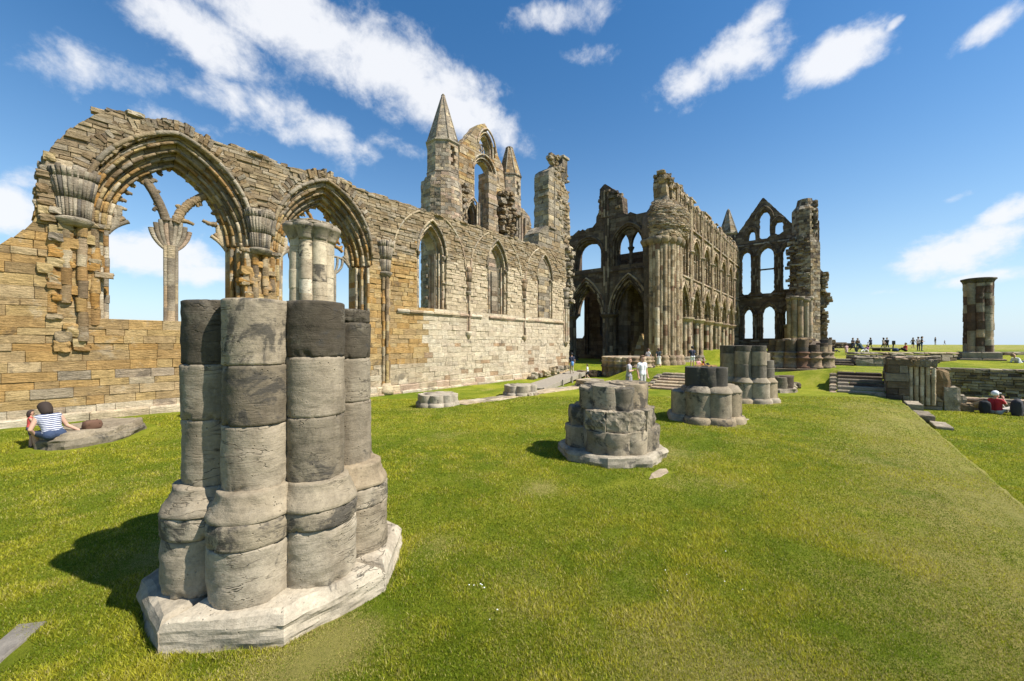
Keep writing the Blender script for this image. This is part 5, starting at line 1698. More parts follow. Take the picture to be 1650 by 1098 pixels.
def stairs(name, lab, x0, y0, y1, z0, n, run, rise, r, cheek=True, pal=None):
    t = thing(name, lab, 'steps', (x0, (y0 + y1) / 2, z0))
    for i in range(n):
        mb = MB()
        y = y0
        while y < y1 - .05:
            l = min(r.uniform(.9, 1.6), y1 - y)
            if y1 - y - l < .4: l = y1 - y
            box(mb, x0 + i * run + r.uniform(-.015, .015), x0 + (i + 1) * run + .1, y + .004, y + l - .004, z0 + (i - 1.2) * rise, z0 + (i + 1) * rise + r.uniform(-.01, .01), pick(pal or (WG + PALE[3:]), r), .035)
            y += l
        mb.build('step', M_WALL, t)
    if cheek:
        mb = MB()
        for i in range(n):
            box(mb, x0 + i * run - .1, x0 + (i + 1) * run - .1, y1 + .004, y1 + .3, z0 - .3, z0 + i * rise + .06 + r.uniform(-.03, .03), pick(WG + PALE, r), .05)
        mb.build('side_kerb', M_WALL, t)

def low_wall(name, lab, a, b, z0, z1, th, r, pal, cat='wall', ch=.17, rag=.05, lens=(.25, .6), cap=True):
    L = math.hypot(b[0] - a[0], b[1] - a[1])
    P = Plane(a[0], a[1], (b[0] - a[0]) / L, (b[1] - a[1]) / L)
    root = thing(name, lab, cat, (a[0], a[1], z0))
    mb = MB()
    masonry(mb, P, 0, L, [(z0, z1 + .1, ch)], lambda u, v: v < z1 + rag * mn.noise(Vector((u * 2, 3, z1))), th, lambda u, v: pick(pal, r), r, lens=lens, bev=.02, bulge=.05, jit=.04)
    mb.build('wall_face', M_WALL, root)
    if cap:
        mb = MB()
        u = 0
        while u < L:
            l = r.uniform(.4, .9)
            p = P(u + l / 2, z1 - .02, -th / 2)
            boulder(mb, p[0], p[1], p[2], l, th * 1.05, .14, pick(PALE[3:] + GREY[:4], r), r, math.atan2(P.u[1], P.u[0]), 1, .1)
            u += l
        mb.build('coping', M_WALL, root)
    return root

def south_side():
    r = random.Random(101)
    stairs('stone_steps', 'weathered flight of six steps climbing the bank behind the stump with rubble on top', 19.85, 3.5, 7.2, 0, 6, .36, .118, r)
    stairs('stone_steps', 'shadowed flight of six steps beside the carved pier on the right', 23.85, -1.75, -.1, -.02, 6, .36, .148, r, True, BROWN[3:] + GREY[:4])
    stairs('stone_steps', 'three long shallow dark steps up to the second terrace', 32.6, -.95, 1.3, .84, 3, .36, .15, r, False, BROWN[3:] + GREY)
    stairs('stone_steps', 'short low steps in the grass inside the choir', 42.3, 5.3, 8.4, .42, 3, .4, .13, r, False, GREY)
    # carved pier with a row of slim shafts
    t = thing('carved_pier', 'broken pier with a row of slim pale shafts beside the right hand steps', 'pier stump', (24.3, -2.5, 0))
    mb = MB()
    P = Plane(23.75, 0, 0, -1)
    masonry(mb, P, 1.78, 2.45, [(-.2, 1.62, .3)], lambda u, v: True, 1.5, lambda u, v: pick(GREY + BROWN[3:], r), r, lens=(.3, .6), bev=.02, bulge=.03)
    masonry(mb, Plane(23.95, 0, 0, -1), 2.45, 3.5, [(-.5, 1.68, .22)], lambda u, v: u < 3.2 + .4 * mn.noise(Vector((v * 3, 1, 2))) + max(0, .5 - v) * .4, 1.2, lambda u, v: pick(GREY + RUBBLE, r), r, lens=(.25, .5), bev=.02, bulge=.04)
    mb.build('wall_face', M_WALL, t)
    for i in range(5):
        mb = MB()
        y = -2.52 - i * .17
        drums(mb, 23.86, y, .07, -.3, 1.34 - .02 * i, .4, PALE[:5], r, 10, .012)
        mb.build('shaft', M_WALL, t)
    mb = MB()
    for i in range(5):
        boulder(mb, 23.86, -2.52 - i * .17, 1.3, .24, .2, .3, pick(GREY + RUBBLE, r), r, 0, 2, .35)
    for i in range(7): boulder(mb, 24.1 + r.uniform(-.2, .5), -2.0 - i * .2, 1.56, r.uniform(.3, .5), r.uniform(.3, .5), .16, pick(GREY + PALE[3:], r), r, r.random() * 3, 1)
    mb.build('capital', M_WALL, t)
    mb = MB()
    for i, (y, z1) in enumerate(((-3.5, .75), (-3.68, .5), (-3.9, .15), (-4.12, -.15), (-3.42, 1.15))):
        boulder(mb, 24.4 + r.uniform(-.1, .2), y, -.55, .75, .5, z1 + .55, pick(RUBBLE + GREY, r), r, r.uniform(-.2, .2), 2, .14)
    mb.build('stepped_stones', M_WALL, t)
    # flat stones stepping down into the sunken lawn
    for i, (x, y, w, d, z) in enumerate(((22.6, -2.45, 1.3, .45, -.1), (20.6, -2.5, 1.4, .42, -.24), (19.3, -2.75, 1.2, .4, -.4))):
        mb = MB(); slab(mb, [(x - w / 2, y - d / 2), (x + w / 2, y - d / 2), (x + w / 2, y + d / 2), (x - w / 2, y + d / 2)], z - .22, z, pick(WG + GREY, r), r, .12, .03, .03, .015)
        tag(mb.build('flat_stone', M_WALL, None, (x, y, z)), ('flat slab at the foot of the carved pier', 'middle flat slab stepping off the lawn edge', 'lowest flat slab lying on the sunken lawn')[i], 'stone')
    low_wall('low_wall', 'knee high wall of rough stones on the sunken lawn behind the seated person in red', (24.9, -3.6), (25.6, -9.5), -.6, -.12, .5, r, GREY + RUBBLE, ch=.16, rag=.12)
    low_wall('retaining_wall', 'chest high retaining wall of dark rough stones below the terrace on the right', (31, -3.8), (31.0, -14), -.6, .86, .6, r, BROWN[3:] + GREY + RUBBLE[:2], ch=.15, lens=(.2, .55))
    low_wall('retaining_wall', 'low dark retaining wall running from the shallow steps to the lone pillar', (34.0, -1.0), (38.4, -6.2), .8, 1.58, .6, r, BROWN[3:] + GREY, ch=.2, lens=(.3, .7))
    low_wall('retaining_wall', 'dark stretch of retaining wall beyond the lone pillar', (41.3, -8.2), (44, -12.5), .8, 1.58, .6, r, BROWN[:4] + GREY[:2], ch=.2)
    low_wall('low_wall', 'two step block wall in front of the picnic people', (32.9, -1.05), (33.9, -4.3), .8, 1.3, .8, r, GREY, ch=.26, lens=(.6, 1.2))
    low_wall('boundary_wall', 'long thin field wall on the skyline', (95, 8), (110, -2), 1.7, 2.35, .6, r, BROWN[:4], ch=.3, lens=(.8, 1.6), cap=False)
    # lone pillar
    cx, cy = 39.7, -7.35
    t = thing('lone_pillar', 'lone banded pillar with a flat capital standing on a square plinth at the right', 'pillar', (cx, cy, .87))
    mb = MB()
    for z0, z1, hw in ((.5, 1.3, 1.0), (1.3, 1.72, .86)):
        for i in range(2):
            for j in range(2): box(mb, cx - hw + i * hw + .005, cx + i * hw - .005, cy - hw + j * hw + .005, cy + j * hw - .005, z0, z1, pick(GREY[:3] + RUBBLE[:2], r), .05)
    mb.build('plinth', M_WALL, t)
    for i, k in enumerate(ALL8):
        mb = MB(); drums(mb, cx + math.cos(R(k)) * .48, cy + math.sin(R(k)) * .48, .215 if i % 2 else .2, 1.7, 6.3, .5, [GREY[3], PALE[5], (.13, .08, .055), (.1, .065, .045), GREY[1], (.24, .2, .14)], r, 16, .02, .005, dz=.1, wob=.018)
        mb.build('shaft', M_WALL, t)
    mb = MB(); lathe(mb, cx, cy, [(.46, 1.5), (.46, 6.3)], (.1, .08, .055, .1), 16); mb.build('core', M_WALL, t)
    mb = MB()
    lobed(mb, cx, cy, 6.2, 6.5, .48, .26, ALL8, [(.1, .085, .065)], r, 14, .02, prof=((.8, 0), (.85, .2), (1.0, .5), (1.08, .7), (1.05, 1)), a=.3)
    lathe(mb, cx, cy, [(.6, 6.25), (.72, 6.36), (.8, 6.44), (.8, 6.52), (.6, 6.56)], (.09, .075, .055, .3), 20, .02); mb.build('capital', M_WALL, t)

# ------------------------------------------------------------------ sky, sun, camera
SUN_EL, SUN_AZ = R(50), math.atan2(-.95, .30)       # direction towards the sun in the ground plane

def light():
    w = bpy.data.worlds.new('World'); sc.world = w; w.use_nodes = True
    nt = w.node_tree; nt.nodes.clear()
    out = nt.nodes.new('ShaderNodeOutputWorld'); bg = nt.nodes.new('ShaderNodeBackground')
    nt.links.new(bg.outputs[0], out.inputs[0])
    sky = nt.nodes.new('ShaderNodeTexSky'); sky.sky_type = 'NISHITA'; sky.sun_disc = False
    sky.sun_elevation = SUN_EL; sky.sun_rotation = math.pi / 2 - SUN_AZ
    sky.air_density = 1.1; sky.dust_density = .35; sky.ozone_density = 2.2; sky.altitude = 60
    tc = nt.nodes.new('ShaderNodeTexCoord').outputs['Generated']
    sp = nt.nodes.new('ShaderNodeSeparateXYZ'); nt.links.new(tc, sp.inputs[0])
    zz = math_(nt, 'MAXIMUM', math_(nt, 'ADD', sp.outputs[2], .38), .1)
    px = math_(nt, 'DIVIDE', sp.outputs[0], zz); py = math_(nt, 'DIVIDE', sp.outputs[1], zz)
    cv = nt.nodes.new('ShaderNodeCombineXYZ'); nt.links.new(px, cv.inputs[0]); nt.links.new(py, cv.inputs[1])
    cv = cv.outputs[0]
    rot = nt.nodes.new('ShaderNodeMapping'); rot.inputs['Rotation'].default_value = (0, 0, R(-20)); rot.inputs['Scale'].default_value = (1.0, 1.3, 1)
    nt.links.new(cv, rot.inputs[0])
    n1 = noise_(nt, tc, 7.5, 10, .6, .35)
    n2 = math_(nt, 'MULTIPLY_ADD', noise_(nt, cv, 13., 9, .66, .2), .5, math_(nt, 'MULTIPLY', noise_(nt, tc, 24., 8, .62, .2), .5))
    fb = math_(nt, 'ADD', math_(nt, 'MULTIPLY', n1, .5), math_(nt, 'MULTIPLY', n2, .5))
    cov = None
    for (az, el, ra, re, amp, tilt) in CLOUDS:
        d = Vector((math.cos(az) * math.cos(el), math.sin(az) * math.cos(el), math.sin(el)))
        e1 = Vector((math.sin(az), -math.cos(az), 0)); e2 = e1.cross(d)
        a1 = e1 * math.cos(tilt) + e2 * math.sin(tilt); a2 = e2 * math.cos(tilt) - e1 * math.sin(tilt)
        def dot(v):
            n = nt.nodes.new('ShaderNodeVectorMath'); n.operation = 'DOT_PRODUCT'
            nt.links.new(tc, n.inputs[0]); n.inputs[1].default_value = v[:]
            return n.outputs['Value']
        c = math_(nt, 'MAXIMUM', dot(d), .05)
        u = math_(nt, 'DIVIDE', math_(nt, 'DIVIDE', dot(a1), c), ra); v = math_(nt, 'DIVIDE', math_(nt, 'DIVIDE', dot(a2), c), re)
        q = math_(nt, 'ADD', math_(nt, 'MULTIPLY', u, u), math_(nt, 'MULTIPLY', v, v))
        m = math_(nt, 'MULTIPLY', math_(nt, 'POWER', 2.718, math_(nt, 'MULTIPLY', q, -1.)), amp)
        # only in front of this direction
        m = math_(nt, 'MULTIPLY', m, math_(nt, 'GREATER_THAN', dot(d), .1))
        cov = m if cov is None else math_(nt, 'MAXIMUM', cov, m)
    dens = ramp(nt, math_(nt, 'ADD', fb, math_(nt, 'MULTIPLY_ADD', cov, .42, -.29)), .38, .62)
    # thin haze towards the horizon whitens the blue
    hz = math_(nt, 'POWER', math_(nt, 'SUBTRACT', 1., math_(nt, 'MAXIMUM', sp.outputs[2], 0.), clamp=True), 5.)
    hs = nt.nodes.new('ShaderNodeHueSaturation'); hs.inputs['Saturation'].default_value = SKY_SAT; hs.inputs['Value'].default_value = SKY_VAL
    hs.inputs['Hue'].default_value = .5
    nt.links.new(sky.outputs[0], hs.inputs['Color'])
    base = mix(nt, math_(nt, 'MULTIPLY', hz, .85), hs.outputs[0], (5.6, 7.4, 9.3))
    c = mix(nt, math_(nt, 'MULTIPLY', dens, .93), base, (8.6, 8.75, 9.1))
    nt.links.new(c, bg.inputs[0])
    bg.inputs[1].default_value = .07
    L = bpy.data.lights.new('sun', 'SUN'); L.energy = 5.; L.angle = R(.53); L.color = (1, .945, .86)
    o = bpy.data.objects.new('sun', L); COL.objects.link(o)
    d = Vector((math.cos(SUN_AZ) * math.cos(SUN_EL), math.sin(SUN_AZ) * math.cos(SUN_EL), math.sin(SUN_EL)))
    o.rotation_euler = d.to_track_quat('Z', 'Y').to_euler(); o.location = (0, -20, 40)
    cam = bpy.data.cameras.new('camera'); co = bpy.data.objects.new('camera', cam); COL.objects.link(co)
    cam.sensor_width = 36; cam.lens = 640 / 1650 * 36; cam.shift_y = 4 / 1650
    co.location = (0, 0, 2.3); co.rotation_euler = (R(90), 0, math.atan2(.6305, .7762) - math.pi / 2)
    cam.clip_start = .05; cam.clip_end = 4000
    sc.camera = co
    v = sc.view_settings
    v.view_transform = 'Standard'; v.look = 'None'; v.exposure = EXPO; v.gamma = 1; v.use_curve_mapping = False
    sc.cycles.max_bounces = 6; sc.cycles.diffuse_bounces = 3; sc.cycles.use_denoising = True

# ------------------------------------------------------------------ people
_mats = {}
def cloth(col, stripes=None):
    key = (col, stripes)
    if key not in _mats:
        m = plain('cloth', col, .85, .12, 30)
        m.name = 'cloth'
        if stripes:
            nt = m.node_tree; b = nt.nodes['Principled BSDF']
            tc = N(nt, 'ShaderNodeTexCoord').outputs['Object']
            s = N(nt, 'ShaderNodeSeparateXYZ'); nt.links.new(tc, s.inputs[0])
            z = math_(nt, 'ADD', s.outputs[2], math_(nt, 'MULTIPLY', noise_(nt, tc, 5., 2), .03))
            w = math_(nt, 'GREATER_THAN', math_(nt, 'FRACT', math_(nt, 'MULTIPLY', z, 26.)), .5)
            nt.links.new(mix(nt, w, col, stripes), b.inputs['Base Color'])
        _mats[key] = m
    return _mats[key]

SKIN = (.50, .30, .21)

def person(label, loc, face, h=1.7, pose='stand', top=(.3, .3, .3), bottom=(.1, .1, .15), hair=(.05, .03, .02), long_hair=False, sleeve=1, trousers=2, skirt=0,
           near=False, arms='down', stripes=None, shoes=(.06, .05, .05), cap=None, group=None, lean=0., voxel=None, bald=False, seat=.42):
    """one figure: joints posed, limbs as tapering capsules, fused into one skin and smoothed"""
    C_ = []          # (a, b, ra, rb, slot)   slots: 0 skin 1 top 2 bottom 3 shoes
    V = Vector
    hips = V((0, 0, .94)); tilt = lean
    hipL, kneeL, ankL = [], [], []
    if pose == 'stand':
        legs = [((-.09, 0, .92), (-.1, .02, .5), (-.11, -.01, .08)), ((.09, 0, .92), (.1, .03, .5), (.12, .02, .08))]
    elif pose == 'walk':
        legs = [((-.09, 0, .91), (-.09, .2, .52), (-.1, .24, .08)), ((.09, 0, .91), (.09, .04, .5), (.1, -.3, .14))]
    elif pose == 'sit':
        hips = V((0, 0, seat + .1))
        legs = [((-.1, 0, seat + .1), (-.14, .42, seat + .12), (-.12, .42, .08)), ((.1, 0, seat + .1), (.14, .4, seat + .1), (.16, .52, .08))]
    elif pose == 'ground':
        hips = V((0, 0, .13))
        legs = [((-.1, 0, .14), (-.18, .42, .4), (-.14, .7, .08)), ((.1, 0, .14), (.16, .46, .28), (.1, .86, .08))]
    elif pose == 'recline':
        hips = V((0, 0, .13))
        legs = [((-.1, 0, .14), (-.12, .42, .4), (-.1, .78, .07)), ((.1, 0, .14), (.12, .46, .2), (.1, .92, .07))]
    T = Matrix.Rotation(-tilt, 4, 'X')
    def tor(x, y, z):       # torso space: z above the hips
        p = T @ V((x, y, z)); return hips + p
    cap_ = lambda a, b, ra, rb, s: C_.append((V(a), V(b), ra, rb, s))
    for sx in (-1, 1):
        cap_(tor(sx * .065, 0, .02), tor(sx * .06, 0, .18), .125, .108, 1 if skirt < 2 else 1)
        cap_(tor(sx * .06, 0, .18), tor(sx * .085, .01, .38), .108, .118, 1)
        cap_(tor(sx * .06, -.01, 0), tor(sx * .08, -.02, -.02), .12, .125, 2)
    cap_(tor(-.165, 0, .46), tor(.165, 0, .46), .068, .068, 1)
    cap_(tor(0, 0, .5), tor(0, .02, .6), .056, .05, 0)
    hd = tor(0, .03, .69)
    nod = T
    def hp(x, y, z): return hd + nod @ V((x, y, z))
    cap_(hp(0, -.015, .02), hp(0, .02, -.045), .092, .07, 0)
    cap_(hp(0, -.01, .03), hp(0, -.01, .035), .098, .098, 0)
    cap_(hp(0, .085, .0), hp(0, .105, -.03), .012, .018, 0)
    for sx in (-1, 1): cap_(hp(sx * .09, -.005, .01), hp(sx * .095, -.01, -.03), .014, .012, 0)
    # legs
    for (a, k, an) in legs:
        a, k, an = V(a), V(k), V(an)
        kk = a.lerp(k, .62)
        if trousers == 2: cap_(a, k, .098, .068, 2); cap_(k, an, .066, .05, 2)
        elif trousers == 1: cap_(a, kk, .1, .085, 2); cap_(kk, k, .068, .055, 0); cap_(k, an.lerp(k, .3), .056, .05, 0); cap_(an.lerp(k, .3), an, .05, .036, 0)
        else: cap_(a, k, .09, .056, 0); cap_(k, k.lerp(an, .35), .056, .055, 0); cap_(k.lerp(an, .35), an, .055, .036, 0)
        fw = V((0, .15, -.045)) if pose not in ('ground', 'recline') else V((0, .1, .09))
        cap_(an + V((0, -.03, -.04)), an + fw, .042, .034, 3)
    if skirt:
        top_z = hips.z + .08
        for i in range(6):
            t0 = i / 6
            z = lerp(top_z, top_z - .42 * skirt, t0); q = lerp(.12, .17, t0)
            for a in range(8):
                an = a * math.pi / 4
                cap_(V((math.cos(an) * q * .6, math.sin(an) * q * .5 + hips.y, z)), V((math.cos(an) * q * .75, math.sin(an) * q * .65 + hips.y, z - .075 * skirt)), q * .55, q * .6, 2)
    # arms
    for sx in (-1, 1):
        sh = tor(sx * .19, 0, .455)
        if arms == 'down' or (arms == 'one' and sx < 0): el, wr = tor(sx * .25, -.03, .19), tor(sx * .25, .06, -.06)
        elif arms == 'fold': el, wr = tor(sx * .25, .05, .2), tor(sx * .03, .22, .24)
        elif arms == 'up' or arms == 'one': el, wr = tor(sx * .23, .14, .27), tor(sx * .1, .22, .5)
        elif arms == 'swing': el, wr = tor(sx * .24, sx * .12, .2), tor(sx * .22, sx * .26 + .05, -.02)
        elif arms == 'lap': el, wr = tor(sx * .24, .12, .2), tor(sx * .12, .34, .12)
        elif arms == 'out': el, wr = tor(sx * .3, .1, .22), tor(sx * (.12 if sx < 0 else .45), .36 if sx < 0 else .02, .1 if sx < 0 else -.0)
        elif arms == 'back': el, wr = tor(sx * .26, -.2, .22), V((sx * .26, tor(0, -.3, .1).y - .06, .06))
        slv = el.lerp(sh, .45)
        if sleeve == 2: cap_(sh, el, .06, .048, 1); cap_(el, wr, .046, .036, 1)
        elif sleeve == 1: cap_(sh, slv, .064, .056, 1); cap_(slv, el, .046, .04, 0); cap_(el, wr, .041, .029, 0)
        else: cap_(sh, el, .055, .041, 0); cap_(el, wr, .041, .029, 0)
        d = (wr - el).normalized()
        sd = d.cross(V((0, 0, 1)))
        sd = sd.normalized() if sd.length > .1 else V((1, 0, 0))
        inn = V((-sx, .3, 0)).normalized()
        palm = wr + d * .07
        cap_(wr, palm, .03, .034, 0)
        if near:
            up = d.cross(sd).normalized()
            for f in range(4):
                o = sd * (f - 1.5) * .021
                L = (.062, .074, .07, .052)[f]
                kn = palm + o + d * L * .55 + up * -.008
                cap_(palm + o * .9, kn, .0115, .0105, 0); cap_(kn, kn + d * L * .45 - up * .02, .0105, .0095, 0)
            cap_(wr + d * .03 + sd * .02, wr + d * .075 + sd * .058, .014, .0105, 0)
        else:
            cap_(palm, palm + d * .06, .03, .02, 0)
    vs = voxel or (.0105 if near else .024)
    bm = bmesh.new()
    for a, b, ra, rb, s in C_:
        ax = b - a; L = max(ax.length, 1e-4)
        q = V((0, 0, 1)).rotation_difference(ax)
        n = 12 if near else 8
        rings = []
        for i in range(4): rings.append((-math.cos(i * math.pi / 8) * ra, math.sin(i * math.pi / 8) * ra))
        rings = [(-ra * math.cos(t), ra * math.sin(t)) for t in (0.02, .55, 1.1, 1.57)] + [(L + rb * math.sin(t), rb * math.cos(t)) for t in (0, .5, 1.0, 1.55)]
        rows = []
        for z, rr in rings:
            rows.append([bm.verts.new(a + q @ V((math.cos(j * 2 * math.pi / n) * rr, math.sin(j * 2 * math.pi / n) * rr, z))) for j in range(n)])
        for r0, r1 in zip(rows, rows[1:]):
            for j in range(n): bm.faces.new((r0[j], r0[(j + 1) % n], r1[(j + 1) % n], r1[j]))
        bm.faces.new(rows[0][::-1]); bm.faces.new(rows[-1])
    tmp = bpy.data.meshes.new('tmp'); bm.to_mesh(tmp); bm.free()
    ob = bpy.data.objects.new('tmp', tmp); COL.objects.link(ob)
    md = ob.modifiers.new('r', 'REMESH'); md.mode = 'VOXEL'; md.voxel_size = vs; md.use_smooth_shade = True
    sm = ob.modifiers.new('s', 'SMOOTH'); sm.factor = .5; sm.iterations = 2
    dg = bpy.context.evaluated_depsgraph_get()
    me = bpy.data.meshes.new_from_object(ob.evaluated_get(dg))
    bpy.data.objects.remove(ob); bpy.data.meshes.remove(tmp)
    me.name = 'person'
    n = len(me.vertices)
    co = np.empty(n * 3, np.float32); me.vertices.foreach_get('co', co); co = co.reshape(n, 3)
    best = np.full(n, 1e9); slot = np.zeros(n, int)
    for a, b, ra, rb, s in C_:
        ax = np.array(b - a); L2 = max(float(ax @ ax), 1e-8)
        t = np.clip(((co - np.array(a)) @ ax) / L2, 0, 1)
        dist = np.linalg.norm(co - np.array(a) - t[:, None] * ax, axis=1) - (ra + (rb - ra) * t)
        dist -= .006 if s in (1, 2) else 0
        m = dist < best
        best[m] = dist[m]; slot[m] = s
    for m in (cloth(SKIN), cloth(top, stripes), cloth(bottom), cloth(shoes)): me.materials.append(m)
    me.polygons.foreach_set('material_index', [int(slot[p.vertices[0]]) for p in me.polygons])
    k = h / 1.74
    me.transform(Matrix.Scale(k, 4))
    o = bpy.data.objects.new('person', me); COL.objects.link(o)
    o.location = loc; o.rotation_euler = (0, 0, face)
    tag(o, label, 'person', group)
    # hair
    hb = bmesh.new()
    bmesh.ops.create_icosphere(hb, subdivisions=3 if near else 2, radius=1.)
    for v in list(hb.verts):
        c = v.co
        if (c.y > .15 and c.z < .25 + (c.y - .15) * .3) or (c.z < -.55 and not long_hair) or c.z < -.8: hb.verts.remove(v)
    for v in hb.verts:
        c = v.co
        w = 1 + .05 * mn.noise(c * 4)
        p = V((c.x * .112 * w, c.y * .122 * w - .012, c.z * .122 * w + .03))
        if long_hair and c.z < -.1: p.z -= (-.1 - c.z) * .22; p.y -= .02
        v.co = (hd + nod @ p) * k
    hm = bpy.data.meshes.new('hair'); hb.to_mesh(hm); hb.free()
    hm.materials.append(cloth(hair if not cap else cap))
    for p in hm.polygons: p.use_smooth = True
    so = hm
    ho = bpy.data.objects.new('cap' if cap else 'hair', hm); COL.objects.link(ho); ho.parent = o
    sol = ho.modifiers.new('t', 'SOLIDIFY'); sol.thickness = .018 * k; sol.offset = 0
    if cap:
        vb = bmesh.new()
        pts = [(-.1, .07, .045), (-.07, .19, .03), (0, .22, .028), (.07, .19, .03), (.1, .07, .045)]
        f = [vb.verts.new((hd + nod @ V(p)) * k) for p in pts]
        vb.faces.new(f)
        vm = bpy.data.meshes.new('visor'); vb.to_mesh(vm); vb.free(); vm.materials.append(cloth(cap))
        vo = bpy.data.objects.new('visor', vm); COL.objects.link(vo); vo.parent = o
        s2 = vo.modifiers.new('t', 'SOLIDIFY'); s2.thickness = .01
    if near:
        for sx in (-1, 1):
            eb = bmesh.new()
            bmesh.ops.create_icosphere(eb, subdivisions=1, radius=.011 * k, matrix=Matrix.Translation((hd + nod @ V((sx * .034, .078, .012))) * k))
            em = bpy.data.meshes.new('eye'); eb.to_mesh(em); eb.free(); em.materials.append(cloth((.03, .025, .02)))
            eo = bpy.data.objects.new('eye', em); COL.objects.link(eo); eo.parent = o
        # mouth line
        mb_ = bmesh.new()
        bmesh.ops.create_icosphere(mb_, subdivisions=1, radius=.012 * k, matrix=Matrix.Translation((hd + nod @ V((0, .083, -.06))) * k) @ Matrix.Diagonal((2.0, .5, .5, 1)))
        mm = bpy.data.meshes.new('mouth'); mb_.to_mesh(mm); mb_.free(); mm.materials.append(cloth((.36, .15, .12)))
        mo = bpy.data.objects.new('mouth', mm); COL.objects.link(mo); mo.parent = o
    return o

def bag(name, label, cat, x, y, z, sx, sy, sz, col, rot=0., strap=True):
    r = random.Random(int(abs(x * 97 + y * 31)))
    mb = MB(); boulder(mb, x, y, z, sx, sy, sz, (*col, 0), r, rot, 4, .12, .62)
    o = tag(mb.build(name, cloth(col), None, (x, y, z)), label, cat)
    for p in o.data.polygons: p.use_smooth = True
    if strap:
        m2 = MB()
        for s in (-1, 1):
            pts = [(x + s * sx * .3 * math.cos(rot) + math.sin(rot) * sy * .5 * q, y + s * sx * .3 * math.sin(rot) - math.cos(rot) * sy * .5 * q, z + sz * (.55 + .5 * (1 - q * q))) for q in (-1, -.5, 0, .5, 1)]
            tube(m2, pts, .012, (*col, 0), 6)
        so = m2.build('strap', cloth(tuple(c * .6 for c in col)), o)
    return o

